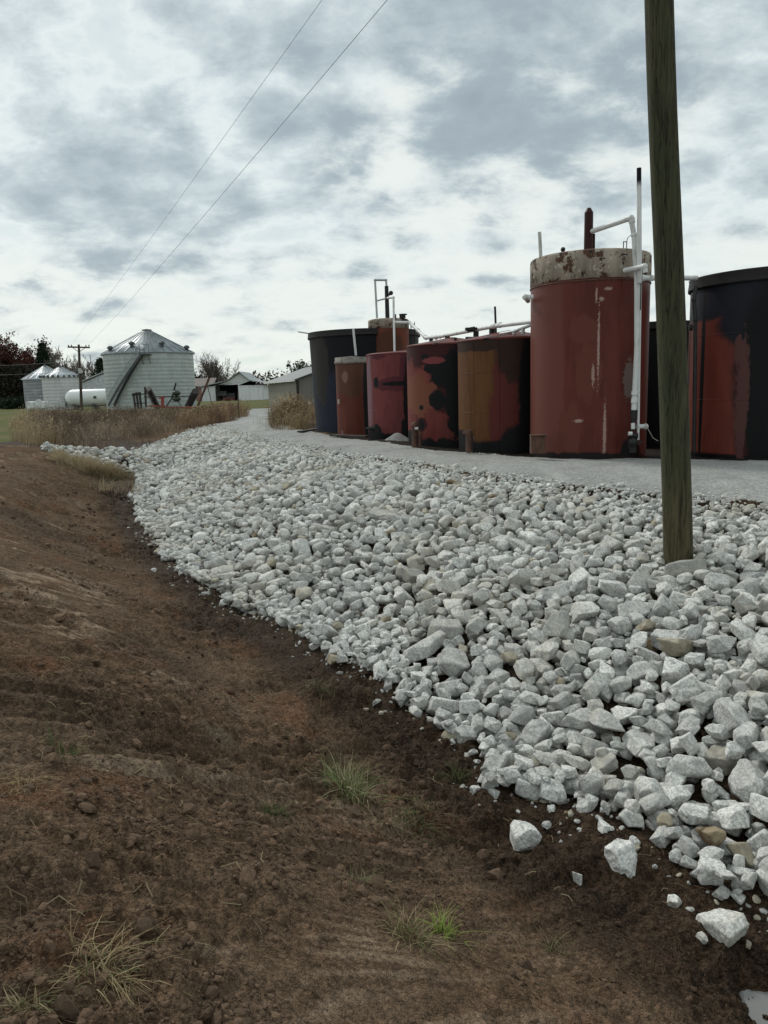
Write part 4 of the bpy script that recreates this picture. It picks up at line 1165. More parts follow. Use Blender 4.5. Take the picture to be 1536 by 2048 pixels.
# blotched tank
_e = lambda L: PBL((815, 997, 790), 19.8, -.14, L)
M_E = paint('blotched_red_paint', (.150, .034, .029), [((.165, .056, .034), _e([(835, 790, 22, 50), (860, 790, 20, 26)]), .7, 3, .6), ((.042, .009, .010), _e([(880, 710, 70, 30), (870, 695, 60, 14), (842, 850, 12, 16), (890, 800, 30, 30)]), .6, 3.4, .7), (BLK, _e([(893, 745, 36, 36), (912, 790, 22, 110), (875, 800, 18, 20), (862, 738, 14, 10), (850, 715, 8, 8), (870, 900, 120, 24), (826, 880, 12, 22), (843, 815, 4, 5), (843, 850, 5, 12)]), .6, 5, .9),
                                          ((.18, .042, .045), _e([(868, 721, 24, 7)]), .35, 5, 1)], .55)
ztE = W(816, 693, 19.8).z
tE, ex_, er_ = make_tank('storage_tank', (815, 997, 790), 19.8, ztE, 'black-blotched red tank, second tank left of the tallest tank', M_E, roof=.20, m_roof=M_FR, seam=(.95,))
b = MB(); b.tube([W(826, 855, 18.75), W(836, 857, 18.6), W(840, 868, 18.55), W(840, 892, 18.55)], .045); b.cyl(W(830, 848, 18.6), W(830, 895, 18.6), .075); b.sphere(W(829, 851, 18.5), .085, 8); b.build('valve', M_RUSTY, tE)
b = MB(); b.cyl(W(829, 857, 18.45), W(836, 857, 18.45), .035); b.build('coupling', M_PVC, tE)

# pink-red tank
_d = lambda L: PBL((735, 887, 790), 22.7, -.14, L)
M_D = paint('pink_red_paint', (.150, .036, .037), [((.085, .018, .025), _d([(795, 768, 38, 16), (812, 735, 14, 40), (757, 712, 16, 8), (770, 770, 18, 12)]), .6, 3.2, 1), (BLK, _d([(816, 800, 10, 80), (790, 767, 26, 5), (752, 765, 5, 12), (780, 880, 90, 14), (752, 868, 12, 20), (812, 860, 12, 26)]), .6, 5, .8), ((.16, .085, .105), _d([(739, 790, 5, 90)]), .5, 4, .4)], .55)  # last layer is the light along the left edge, put into the colour
ztD = W(735, 710, 22.7).z
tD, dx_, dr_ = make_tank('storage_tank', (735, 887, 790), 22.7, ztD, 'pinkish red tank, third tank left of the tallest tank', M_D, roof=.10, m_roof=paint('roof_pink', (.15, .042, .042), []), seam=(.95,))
b = MB(); b.box(W(744, 868, 21.6), (.16, .25, .42)); b.box(W(741, 857, 21.55), (.26, .3, .05)); b.build('outlet_box', M_BLACK, tD, .01)
# small capped tank
M_B = paint('orange_brown_paint', (.135, .038, .027), [((.10, .045, .030), [(0, 2.0, .6, .7)], .6, 4, .4), ((.2, .11, .09), [(-.35, .18, .05, .2), (-.2, 2.0, .1, .2)], .9, 9, .8), (BLK, [(0, -.1, 2, .28), (.46, 1, .12, 1.8)], .35, 4, .5)], .6)
ztB = W(703, 714, 24.2).z
tB, bx_, br_ = make_tank('storage_tank', (673, 737, 790), 24.6, ztB, 'narrow orange-brown tank with a dull grey lid in front of the dark blue tank', M_B, zb=-.16)
b = MB(); b.lathe((bx_, 24.6, -.16), [(br_, ztB + .16 - .20), (br_ + .03, ztB + .16 - .19), (br_ + .035, ztB + .16 - .13), (br_ + .01, ztB + .16 - .11), (br_ + .01, ztB + .16), (.01, ztB + .16 + .04)], 64); b.build('lid', simple('lid_grey', (.21, .19, .165), .8, 0, .3, 5, (1, 1, 1), .3, (.08, .06, .05), .8), tB)
b = MB(); b.box(W(677, 803, 24.14), (.05, .04, .15)); b.build('label_plate', simple('plate', (.42, .40, .34)), tB)
# dark blue tank
M_A = paint('dark_blue_paint', (.015, .018, .032), [((.006, .006, .008), [(.0, 3.2, 2.4, 1.2), (1.1, 1.5, 1.0, 2.6)], .5, 2.0, .35), ((.040, .010, .013), [(-.62, 2.1, .30, .35)], .9, 5, .7), ((.026, .024, .022), [(-1.45, 2.3, .3, 1.2)], .6, 3, .4)], .55)
ztA = W(728, 657, 25.2).z
tA, ax_, ar_ = make_tank('storage_tank', (619, 838, 690), 27, ztA, 'dark blue-black flared tank at the left end of the tank row', M_A, rim=.20, taper=.93, zb=-.18)
b = MB(); b.cyl(W(618, 667, 27), W(596, 663.5, 27), .022); b.build('spout', M_GALV, tA)
b = MB(); b.cyl(W(712, 711, 25.1), W(706.5, 657, 25.1), .04); b.build('white_pipe', M_PVC, tA)
# tall narrow tank behind
M_C = paint('rust_red_paint', (.160, .040, .022), [((.08, .03, .016), [(-.05, 2.6, .5, .9)], .6, 3, .4)], .55)
ztC = W(778, 636, 25.0).z
tC, cx2, cr2 = make_tank('storage_tank', (738, 818, 690), 25.7, ztC, 'slim rust-red tank with a stained grey top band rising behind the pinkish tank', M_C, cap=.30)
b = MB(); 
for px in (823, 829): b.cyl(W(px - (1.5 if px < 826 else 0), 644, 25.7), W(px, 700, 25.7), .014, n=6)
for k in range(8):
    yy = 648 + k * 6.5; b.cyl(W(822.5, yy, 25.7), W(829, yy, 25.7), .011, n=6)
b.build('ladder', M_BLACK, tC)
b = MB(); q = W(774, 600, 25.4); b.cyl((q.x, q.y, ztC), W(773, 572, 25.4), .07, .062); b.cyl(W(773, 572, 25.4), W(773, 569, 25.4), .03); b.build('vent_stack', M_BLACK, tC)
b = MB(); b.sphere(W(782, 586, 25.3), .07, 8); b.cyl(W(776, 590, 25.35), W(783, 588, 25.3), .03); b.build('float_valve', M_BLACK, tC)
b = MB(); q = W(805, 633, 25.2); b.cyl((q.x, q.y, ztC), (q.x, q.y, ztC + .10), .1); b.cyl((q.x + .02, q.y, ztC + .10), (q.x + .02, q.y, ztC + .13), .13); q = W(790, 633, 25.2); b.cyl((q.x, q.y, ztC), (q.x, q.y, ztC + .13), .04); b.build('hatch', M_BLACK, tC)
b = MB(); b.tube([W(754, 636, 25.3), W(750, 560, 25.3), W(772, 560, 25.3), W(773, 572, 25.3)], .034); b.cyl(W(752, 602, 25.3), W(772, 597, 25.3), .025); b.build('bypass_pipe', M_GALV, tC)
b = MB(); b.tube([W(789, 704, 24.4), W(787, 595, 24.9), W(775, 596, 25.3)], .034); b.build('drop_pipe', M_PVC, tC)
# long white header pipe over the tanks
q = W(852, 676, 20.5)
hp = thing('header_pipe', (q.x, q.y, q.z), 'long white pipe running over the tank roofs to the tallest tank', 'pipe')
b = MB(); b.tube([W(790, 645, 24.8), W(819, 645, 24.6), W(852, 676, 21.5), W(880, 673, 20.3), W(985, 653, 17.6), W(1066, 643, 16.2)], .045, 14)
for pa, ya in ((840, 23.0), (850, 21.9), (872, 20.7), (990, 17.5)):
    pass
for (px, py, yy) in ((836, 661, 22.9), (850, 674, 21.7), (864, 675, 21.0), (872, 674.5, 20.6), (990, 652, 17.5), (1000, 650, 17.35)): b.sphere(W(px, py, yy), .065, 8)
b.build('pipe_run', M_PVC, hp)
for px, py, y2, yy in ((862, 677, 692, 20.9), (895, 671, 688, 19.9), (952, 660, 678, 18.4), (984, 654, 674, 17.7)):
    b = MB(); b.cyl(W(px, py, yy), W(px, y2, yy), .05 if px < 870 else .065); b.build('support', M_BLACK, hp)
b = MB(); b.box(W(942, 658, 18.3), (.26, .2, .06)); b.cyl(W(934, 660, 18.3), W(950, 657, 18.3), .05); b.build('float_arm', M_BLACK, hp)
b = MB(); b.cyl(W(992, 668, 17.5), W(990, 613, 17.5), .024); b.build('rod', M_BLACK, hp)
b = MB(); b.tube([W(1000, 668, 17.2), W(1030, 662, 16.8), W(1064, 650, 16.3)], .03); b.cyl(W(1028, 664, 16.8), W(1028, 672, 16.8), .04); b.cyl(W(1046, 656, 16.5), W(1046, 668, 16.5), .04); b.build('lower_pipe', M_GALV, hp)
b = MB(); b.cyl(W(932, 676, 18.0), W(955, 676, 17.8), .03); b.cyl(W(910, 680, 19.0), W(911, 675, 19.0), .04); b.build('fitting', M_BLACK, hp)
# black tank seen between the tall one and the pole
M_I = paint('black_tar_paint', (.008, .008, .009), [((.03, .045, .05), [(.62, 1.6, .35, 1.3)], .3, 3, .3)], .5)
ztI = W(1335, 640, 17.7).z
tI, ix_, ir_ = make_tank('storage_tank', (1240, 1396, 760), 18.9, ztI, 'black tank standing back between the tallest tank and the wooden pole', M_I, rim=.17)

# things lying in the oily yard
pm = gravelmat('grey_gravel_heap', (.16, .16, .155), (.30, .30, .29), 30)
g0 = W(795, 884, 21.0); zz = gz(g0.x, 21.0)
b = MB(); vs = []
b.lathe((g0.x, 21.0, zz - .02), [(.42, 0), (.33, .06), (.2, .14), (.09, .21), (.01, .235)], 40)
o = b.build('gravel_heap', pm); tag(o, 'little cone of grey gravel in front of the pinkish tank', 'gravel heap')
o.location = Vector(); 
M_PLANK = simple('dark_plank', (.05, .042, .035), .85, 0, .4, 4, (.3, 1, 1), .4)
for k, (pa, pb, lab) in enumerate((((600, 866), (664, 856), 'longer dark board lying on the ground before the dark blue tank'), ((664, 874), (735, 877), 'dark board lying before the narrow orange-brown tank'))):
    A_ = hit(*pa); B_ = hit(*pb)
    b = MB(); b.beam(A_ + Vector((0, 0, .05)), B_ + Vector((0, 0, .05)), .2, .05); o = b.build('board', M_PLANK, None, 0, ((A_ + B_) / 2)); tag(o, lab, 'board')
q = hit(1215 + 130, 917)

# ------------------------------------------------------------------ wooden pole in the riprap
def polemat():
    m, t, b = mat('weathered_pole_wood')
    oc = t.n('ShaderNodeTexCoord').outputs['Object']
    v = t.scale(oc, (1, 1, .06)); n0 = t.noise(v, 26, 7, .65, .3); n1 = t.noise(t.scale(oc, (1, 1, .35)), 4, 6, .65); n2 = t.noise(t.scale(oc, (1, 1, .12)), 9, 5, .7)
    c = t.mix(t.map(n0, .3, .7), (.026, .025, .014), (.078, .074, .042))
    c = t.mix(t.map(n1, .42, .62, 0, .75), c, (.050, .055, .028))
    c = t.mix(t.map(n2, .55, .68, 0, .8), c, (.018, .015, .010))
    sp = t.n('ShaderNodeSeparateXYZ'); t.l(oc, sp.inputs[0])
    lo = t.map(sp.outputs[2], 1.9, .2, 0, .55)
    c = t.mix(t.math('MULTIPLY', lo, t.map(n0, .35, .6)), c, (.125, .098, .050))
    # drying checks: long thin cracks
    wv = t.noise(t.scale(oc, (1, 1, .035)), 34, 3, .5)
    crack = t.map(t.math('ABSOLUTE', t.math('SUBTRACT', wv, .5)), .0, .018, 1, 0)
    c = t.mix(t.math('MULTIPLY', crack, .8), c, (.010, .008, .006))
    setc(t, b, c); b.inputs['Roughness'].default_value = .85; b.inputs['Specular IOR Level'].default_value = .2
    bump(t, b, t.math('SUBTRACT', t.math('MULTIPLY', n0, .8), t.math('MULTIPLY', crack, .7)), .7, .015)
    return m
pb_ = Vector(pole_base); pb_.z = gz(pb_.x, pb_.y) - .25
dirp = (pole_top - pole_base)
b = MB(); nseg = 60
r0 = 27.6 / F * math.sqrt(pole_base.y ** 2 + pole_base.x ** 2) * .965
L = 9.6; dn = dirp.normalized(); cvs = []
prof = []
qm = dn.to_track_quat('Z', 'Y').to_matrix()
NA = 40; vs = []
for k in range(nseg + 1):
    u = k / nseg; zc = u * L; r = r0 * (1.02 - .22 * u)
    cen = pb_ + dn * zc + Vector((.012 * math.sin(zc * .9), 0, 0))
    for i in range(NA):
        a = 2 * math.pi * i / NA
        rr2 = r * (1 + .012 * math.sin(a * 3 + zc) + .008 * math.sin(a * 7 - zc * 2))
        vs.append(cen + qm @ Vector((rr2 * math.cos(a), rr2 * math.sin(a), 0)))
b._add(vs, [(k * NA + i, k * NA + (i + 1) % NA, (k + 1) * NA + (i + 1) % NA, (k + 1) * NA + i) for k in range(nseg) for i in range(NA)], True)
b._add(vs[-NA:], [tuple(range(NA))])
o = b.build('utility_pole', polemat(), None, 0, pb_)
tag(o, 'thick greenish brown wooden pole rising out of the riprap at the right', 'pole')

# distant pole with crossarm
FY = 78
pz = gz(W(163, 820, FY).x, FY)
fb = W(163, 820, FY); fb.z = pz
up_ = thing('utility_pole', fb, 'distant wooden utility pole with a crossarm in front of the grain bins', 'pole')
M_OLDWOOD = simple('old_dark_wood', (.060, .045, .034), .9, 0, .3, 3, (1, 1, .1), .3)
ft = W(157.5, 689, FY)
b = MB(); b.cyl(fb - Vector((0, 0, .3)), ft, .15, .11, 14); b.build('shaft', M_OLDWOOD, up_)
b = MB(); a1 = W(135.5, 694, FY - .15); a2 = W(179.5, 695, FY - .15); b.beam(a1, a2, .12, .15); b.build('crossarm', M_OLDWOOD, up_)
b = MB(); b.beam(W(146, 696, FY - .2), W(158, 704, FY - .2), .05); b.beam(W(170, 696, FY - .2), W(158, 704, FY - .2), .05); b.build('brace', M_BLACK, up_)
for px in (137, 143, 172, 178):
    b = MB(); q = W(px, 692, FY - .15); b.cyl(q - Vector((0, 0, .05)), q + Vector((0, 0, .12)), .06, .045, 10); b.build('insulator', M_BLACK, up_)
b = MB(); q = W(160, 742, FY - .2); b.box(q, (.25, .3, .5)); b.build('junction_box', M_GALV, up_, .02)

def wire(p0, p1, sag, r, label, group=None, n=60):
    b = MB(); pts = []
    for k in range(n + 1):
        u = k / n; p = p0.lerp(p1, u); p.z -= sag * 4 * u * (1 - u); pts.append(p)
    for a, c in zip(pts[:-1], pts[1:]): b.cyl(a, c, r, n=6, caps=False)
    o = b.build('overhead_wire', simple('wire_metal', (.10, .10, .11), .5, .3) if 'wire_metal' not in MATS else MATS['wire_metal'], None, 0, p0)
    MATS.setdefault('wire_metal', o.data.materials[0])
    return tag(o, label, 'wire', group)
def ext(p0, p1, y):
    u = (y - p0.y) / (p1.y - p0.y); return p0.lerp(p1, u)
A0 = W(141, 691, FY - .15); A1 = W(628, 0, 16.5); wire(A0, ext(A0, A1, -4), .25, .0045, 'left one of the two overhead wires crossing the sky to the distant pole')
A0 = W(175, 691, FY - .15); A1 = W(748, 0, 15.5); wire(A0, ext(A0, A1, -4), .35, .0058, 'right one of the two overhead wires crossing the sky to the distant pole')
A0 = W(159, 722, FY); wire(A0, W(-120, 733, 84), .15, .018, 'upper slack cable running left from the distant utility pole')
A0 = W(160, 741, FY); wire(A0, W(-120, 752, 84), .15, .018, 'lower slack cable running left from the distant utility pole')

# ------------------------------------------------------------------ grain bins
def corr(cx, cy, z0, r, h, step=.42, amp=.010, n=96):
    b = MB(); prof = []; k = int(h / step)
    for i in range(k):
        z = i * step
        prof += [(r, z), (r + amp, z + step * .35), (r + amp, z + step * .65), (r - .004, z + step * .98)]
    prof.append((r, h)); b.lathe((cx, cy, z0), prof, n); return b
def binmat(name, c, c2, pale=.5):
    m, t, b = mat(name)
    oc = t.n('ShaderNodeTexCoord').outputs['Object']
    sp = t.n('ShaderNodeSeparateXYZ'); t.l(oc, sp.inputs[0])
    ang = t.math('ARCTAN2', sp.outputs[1], sp.outputs[0])
    cb = t.n('ShaderNodeCombineXYZ'); t.l(ang, cb.inputs[0]); t.l(sp.outputs[2], cb.inputs[1])
    br = t.n('ShaderNodeTexBrick'); br.inputs['Scale'].default_value = 1; br.inputs['Mortar Size'].default_value = .012
    br.inputs['Brick Width'].default_value = .52; br.inputs['Row Height'].default_value = .84
    br.inputs['Color1'].default_value = (*c, 1); br.inputs['Color2'].default_value = (*c2, 1); br.inputs['Mortar'].default_value = (*[x * .85 for x in c], 1)
    t.l(cb.outputs[0], br.inputs['Vector'])
    n0 = t.noise(t.scale(oc, (1, 1, .12)), 1.3, 6, .6)
    cc = t.mix(t.map(n0, .4, .7, 0, .35), br.outputs['Color'], tuple(x * .62 for x in c))
    cc = t.mix(t.map(t.noise(t.scale(oc, (1, 1, 2)), .8, 5, .6), .5, .7, 0, .3), cc, (.66, .68, .68))
    setc(t, b, cc); b.inputs['Roughness'].default_value = .5; b.inputs['Metallic'].default_value = .15
    return m
def grain_bin(px, pm, y, eave_py, apex_py, label, m_wall, m_roof, ribs=28, knobs=False, cxpx=None):
    cx, r = tank_base(px[0], px[1], pm, y)
    z0 = gz(cx, y) - .1; xc = (px[0] + px[1]) / 2
    ze = W(xc, eave_py, y).z; za = W(xc, apex_py, y).z
    th = thing('grain_bin', (cx, y, z0), label, 'grain bin')
    corr(cx, y, z0, r, ze - z0).build('wall', m_wall, th)
    b = MB(); rt = r * .10
    b.lathe((cx, y, 0), [(r + .22, ze - .08), (r + .22, ze), (r * .5, (ze + za) / 2), (rt, za - .02)], 96)
    b.build('roof', m_roof, th)
    b = MB()
    for k in range(ribs):
        a = 2 * math.pi * (k + .5) / ribs; ca, sa = math.cos(a), math.sin(a)
        b.beam((cx + (r + .2) * ca, y + (r + .2) * sa, ze + .05), (cx + rt * ca, y + rt * sa, za + .03), .06, .06)
    b.build('roof_rib', m_roof, th)
    b = MB(); b.lathe((cx, y, 0), [(rt + .05, za - .05), (rt + .05, za + .16), (.01, za + .24)], 32); b.build('roof_cap', M_DKG, th)
    if knobs:
        b = MB()
        for k in range(24):
            a = 2 * math.pi * k / 24; b.box((cx + (r + .2) * math.cos(a), y + (r + .2) * math.sin(a), ze + .05), (.22, .22, .26), a)
        b.build('eave_bracket', M_DKG, th)
    return th, cx, r, z0, ze, za
M_DKG = simple('dark_grey_metal', (.07, .075, .08), .6, .3)
M_BINW = binmat('bin_wall', (.40, .445, .445), (.43, .475, .475)); M_BINW2 = binmat('bin_wall_pale', (.56, .57, .58), (.62, .63, .63)); M_BINW3 = binmat('bin_wall_shaded', (.26, .285, .31), (.30, .32, .34))  # the shaded bin's shade is put into its darker wall colour
M_BINR = simple('bin_roof', (.235, .265, .28), .45, .3, .2, .7, (1, 1, .3), .05); M_BINR2 = simple('bin_roof_bright', (.42, .45, .47), .4, .3, .2, .7)
th, cx, r, z0, ze, za = grain_bin((215, 388), 770, 90, 708, 662, 'largest grain bin, with a diagonal outside staircase', M_BINW, M_BINR, 30)
# stair wrapping up the wall
b = MB(); rail = MB(); N = 26
def bp(px, z, off):
    X_ = W(px, 770, 85).x * 90 / 85 * .975; xx = max(-r * .98, min(r * .98, X_ - cx)); a = math.atan2(-math.sqrt(r * r - xx * xx), xx)
    return Vector((cx + (r + off) * math.cos(a), 90 + (r + off) * math.sin(a), z))
pp = [(236 + (303 - 236) * k / N, z0 + .6 + (ze - .35 - z0 - .6) * k / N) for k in range(N + 1)]
for (p0, zz0), (p1, zz1) in zip(pp[:-1], pp[1:]):
    for off in (.06, .75):
        b.beam(bp(p0, zz0, off), bp(p1, zz1, off), .06, .26)
    b.box((bp(p0, zz0, .4) + bp(p1, zz1, .4)) / 2, (.34, .62, .04))
    rail.beam(bp(p0, zz0 + .95, .75), bp(p1, zz1 + .95, .75), .05)
    rail.beam(bp(p0, zz0, .75), bp(p0, zz0 + .95, .75), .04)
b.build('stairs', M_DKG, th); rail.build('stair_rail', simple('stair_galv', (.30, .32, .33), .5, .3), th)
b = MB(); q = bp(310, ze - .3, .45); b.box(q, (1.1, .9, .06)); 
for dx in (-.5, 0, .5): b.beam(q + Vector((dx, -.4, 0)), q + Vector((dx, -.4, 1.0)), .04)
b.beam(q + Vector((-.5, -.4, 1)), q + Vector((.5, -.4, 1)), .04); b.beam(q + Vector((-.4, .3, -1.0)), q + Vector((-.4, -.4, 0)), .05); b.beam(q + Vector((.4, .3, -1.0)), q + Vector((.4, -.4, 0)), .05); b.build('landing', M_DKG, th)
def on_roof(px, u):   # u: 0 eave .. 1 apex
    xx = (W(px, 700, 88).x - cx); rr2 = (r + .2) * (1 - u * .9); xx = max(-rr2 * .99, min(rr2 * .99, xx)); yy = -math.sqrt(rr2 ** 2 - xx ** 2)
    return Vector((cx + xx, 90 + yy, ze + (za - ze) * u))
for px, u in ((229, .12), (275, .27), (330, .27), (371, .12)):
    p = on_roof(px, u); b = MB(); b.cyl(p - Vector((0, 0, .1)), p + Vector((0, 0, .22)), .2, .2, 16); b.lathe(p + Vector((0, 0, .2)), [(.33, 0), (.35, .1), (.22, .28), (.01, .34)], 20); b.build('roof_vent', M_DKG, th)
p = on_roof(297, .14); b = MB(); b.sphere(p + Vector((0, -.1, .15)), .32, 10); b.build('roof_hatch', simple('bright_hatch', (.75, .77, .78), .3), th)
b = MB()
for k in range(14):
    p0 = on_roof(299, .1 + k * .06); b.beam(p0 + Vector((-.25, -.05, .12)), p0 + Vector((.25, -.05, .12)), .05)
b.build('roof_ladder', M_GALV, th)

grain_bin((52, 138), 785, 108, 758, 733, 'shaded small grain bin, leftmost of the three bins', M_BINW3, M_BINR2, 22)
grain_bin((89, 161), 785, 100, 754, 735, 'small white grain bin in the middle of the three bins', M_BINW2, M_BINR2, 20, True)

# propane tank
y = 96.5; c0 = W(131, 795, y); c1 = W(236, 796, y); rr3 = 17 / F * y; gzz = gz(c0.x, y)
pt = thing('propane_tank', ((c0.x + c1.x) / 2, y, gzz), 'long white propane tank lying beside the largest grain bin', 'tank')
b = MB(); n = 28; prof = []
axis = []
for k in range(9):
    a = math.pi / 2 * k / 8; axis.append((c0.x + rr3 * (1 - math.sin(a)) * 1.0 if False else c0.x + rr3 - rr3 * math.cos(a), rr3 * math.sin(a)))
for k in range(9):
    a = math.pi / 2 * (8 - k) / 8; axis.append((c1.x - rr3 + rr3 * math.cos(a), rr3 * math.sin(a)))
vs = []; m_ = len(axis); zc = (c0.z + c1.z) / 2
for (x_, r_) in axis:
    for i in range(n):
        a = 2 * math.pi * i / n; vs.append((x_, y + max(r_, .01) * math.cos(a), zc + max(r_, .01) * math.sin(a)))
b._add(vs, [(k * n + i, k * n + (i + 1) % n, (k + 1) * n + (i + 1) % n, (k + 1) * n + i) for k in range(m_ - 1) for i in range(n)], True)
b.build('shell', simple('white_tank_paint', (.74, .76, .75), .35, 0, .06, .6), pt)
for u in (.2, .56, .85):
    q = Vector((c0.x + (c1.x - c0.x) * u, y, 0)); b = MB(); b.box((q.x, y, (zc - rr3 * .6 + gzz) / 2), (.35, rr3 * 1.5, zc - rr3 * .6 - gzz)); b.build('saddle', M_DKG, pt)
b = MB(); b.box((c0.x + (c1.x - c0.x) * .62, y - rr3 - .02, zc + .05), (.35, .06, .3)); b.build('valve_box', M_DKG, pt)
b = MB(); b.box((c0.x - .4, y, gzz + .75), (.9, .8, .9)); b.cyl((c0.x - .4, y, gzz + 1.2), (c0.x - .4, y, gzz + 1.45), .35); b.build('pump_box', simple('pump_grey', (.45, .47, .47)), pt, .04)

# ------------------------------------------------------------------ buildings
def sidingmat(name, c, rib=3.2, axis=0):
    m, t, b = mat(name)
    pos = t.n('ShaderNodeTexCoord').outputs['Object']
    sp = t.n('ShaderNodeSeparateXYZ'); t.l(pos, sp.inputs[0])
    u = t.math('ADD', sp.outputs[0], sp.outputs[1])
    s_ = t.math('ABSOLUTE', t.math('SINE', t.math('MULTIPLY', u, rib * 3.14159)))
    n0 = t.noise(t.scale(pos, (1, 1, .25)), .9, 6, .6)
    cc = t.mix(t.map(n0, .35, .7, 0, .5), c, tuple(x * .72 for x in c))
    cc = t.mix(t.map(s_, 0, .25, .45, 0), cc, tuple(x * .5 for x in c))
    setc(t, b, cc); b.inputs['Roughness'].default_value = .6
    bump(t, b, s_, .5, .03)
    return m
M_BEIGE = sidingmat('beige_siding', (.215, .20, .155), 1.6); M_BEIGED = sidingmat('dull_siding', (.15, .145, .125), 2.4)
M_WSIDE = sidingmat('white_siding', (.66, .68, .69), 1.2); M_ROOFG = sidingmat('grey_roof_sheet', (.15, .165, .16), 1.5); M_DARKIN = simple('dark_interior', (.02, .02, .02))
# beige shed: C = near corner, L = far left end, Rr = far right end
C_ = W(598, 815, 62); L_ = W(538, 808, 78); dv = (Vector((L_.x, L_.y)) - Vector((C_.x, C_.y))); Lw = dv.length; d1 = Vector((dv.x, dv.y, 0)).normalized()
d2 = Vector((-d1.y, d1.x, 0)); d2 = d2 if d2.x > 0 else -d2
zg = -.3; zeav = W(598, 758, 62).z; Wd = 7.5; zr = zeav + 1.25
C0 = Vector((C_.x, C_.y, zg)); L0 = Vector((L_.x, L_.y, zg))
sh = thing('shed', C0, 'long beige metal shed with a low grey roof left of the dark blue tank', 'shed')
hz = zeav - zg; Z = Vector((0, 0, 1))
b = MB(); b.slab([C0, L0, L0 + Z * hz, C0 + Z * hz], d2 * .12); b.build('front_wall', M_BEIGE, sh)
G0_ = C0 + d1 * .01
b = MB(); b.slab([C0 + d2 * .13, C0 + d2 * Wd, C0 + d2 * Wd + Z * hz, C0 + d2 * Wd / 2 + Z * (zr - zg), C0 + d2 * .13 + Z * hz], d1 * .12); b.build('gable_wall', M_BEIGED, sh)
b = MB(); b.slab([L0 + d2 * .13, L0 + d2 * Wd, L0 + d2 * Wd + Z * hz, L0 + d2 * Wd / 2 + Z * (zr - zg), L0 + d2 * .13 + Z * hz], -d1 * .12); b.build('gable_wall', M_BEIGED, sh)
ov = .35
for sgn in (0, 1):
    e0 = C0 - d1 * ov + (d2 * -ov if sgn == 0 else d2 * (Wd + ov)) + Z * (hz - .12 + .03); e1 = L0 + d1 * ov + (d2 * -ov if sgn == 0 else d2 * (Wd + ov)) + Z * (hz - .12 + .03)
    m0 = C0 - d1 * ov + d2 * Wd / 2 + Z * (zr - zg + .03); m1 = L0 + d1 * ov + d2 * Wd / 2 + Z * (zr - zg + .03)
    b = MB(); b.slab([e0, e1, m1, m0], (0, 0, .07)); b.build('roof', M_ROOFG, sh)
b = MB(); e0 = C0 - d2 * ov - d1 * ov + Z * (hz - .1); e1 = L0 - d2 * ov + d1 * ov + Z * (hz - .1); b.beam(e0, e1, .12, .14); b.build('gutter', simple('gutter_white', (.6, .6, .58)), sh)
b = MB(); b.beam(C0 - d2 * .04 - d1 * .04, C0 - d2 * .04 - d1 * .04 + Z * (hz - .1), .20); b.build('corner_post', M_BLACK, sh)

# white barn with an open doorway
BY = 150
def B(px, py, dy=0): return W(px, py, BY + dy)
zb_ = -.2; xl = B(404, 790).x; xr = B(527, 790).x; xa = B(479, 750).x; zea = B(440, 772).z; zap = B(479, 744.5).z
xd0 = B(431, 790).x; xd1 = B(477, 790).x; zdt = B(450, 771).z + .1
xs0 = B(431, 780).x; xs1 = B(532, 780).x
bn = thing('barn', (xa, BY, zb_), 'white barn with a wide dark doorway and low side wings', 'barn')
b = MB()
b.slab([(xl, BY, zb_), (xd0, BY, zb_), (xd0, BY, zea), (xl, BY, B(404, 774).z)], (0, .15, 0))
b.slab([(xd1, BY, zb_), (xr, BY, zb_), (xr, BY, B(527, 770).z), (xd1, BY, zea)], (0, .15, 0))
xg0 = B(454, 762).x; xg1 = B(500, 762).x; zgs = B(454, 763).z
b.slab([(xd0, BY, zdt), (xd1, BY, zdt), (xd1, BY, zea + .03), (xg1, BY + .0, zgs), (xa, BY, zap - .15), (xg0, BY, zgs), (xd0, BY, zea + .03)], (0, .15, 0))
b.slab([(xl, BY + .2, zb_), (xl, BY + 12, zb_), (xl, BY + 12, zea), (xl, BY + .2, zea)], (.15, 0, 0)); b.slab([(xr, BY + .2, zb_), (xr, BY + 12, zb_), (xr, BY + 12, zea), (xr, BY + .2, zea)], (-.15, 0, 0))
b.slab([(xl, BY + 12.1, zb_), (xr, BY + 12.1, zb_), (xr, BY + 12.1, zea), (xl, BY + 12.1, zea)], (0, .15, 0))
b.build('wall', M_WSIDE, bn)
M_BROOF = simple('barn_roof', (.27, .29, .30), .6)
for (xa0, za0, xa1, za1) in ((xl - .5, B(399, 775).z, xg0, zgs + .05), (xg0, zgs + .05, xa, zap), (xa, zap, xg1, zgs + .05), (xg1, zgs + .05, xr + 1.0, B(533, 768).z)):
    b = MB(); b.slab([(xa0, BY - .6, za0), (xa1, BY - .6, za1), (xa1, BY + 12.4, za1), (xa0, BY + 12.4, za0)], (0, 0, .16)); b.build('roof', M_BROOF, bn)
b = MB(); b.box(((xd0 + xd1) / 2, BY + 11.9, 1.5), (xd1 - xd0 + 3, .06, 4)); b.box(((xd0 + xd1) / 2, BY + 6, zb_ + .05), (xd1 - xd0 + 3, 11, .05)); b.build('shade_panel', M_DARKIN, bn)  # near-black back sheet and floor paint the barn's inner shade
b = MB(); b.box((xd1 + (xr - xd1) / 2, BY - .12, (zb_ + zea) / 2 - .3), (xr - xd1 - .3, .1, (zea - zb_) * .84)); b.build('sliding_door', sidingmat('door_white', (.75, .76, .77), 1.2), bn)
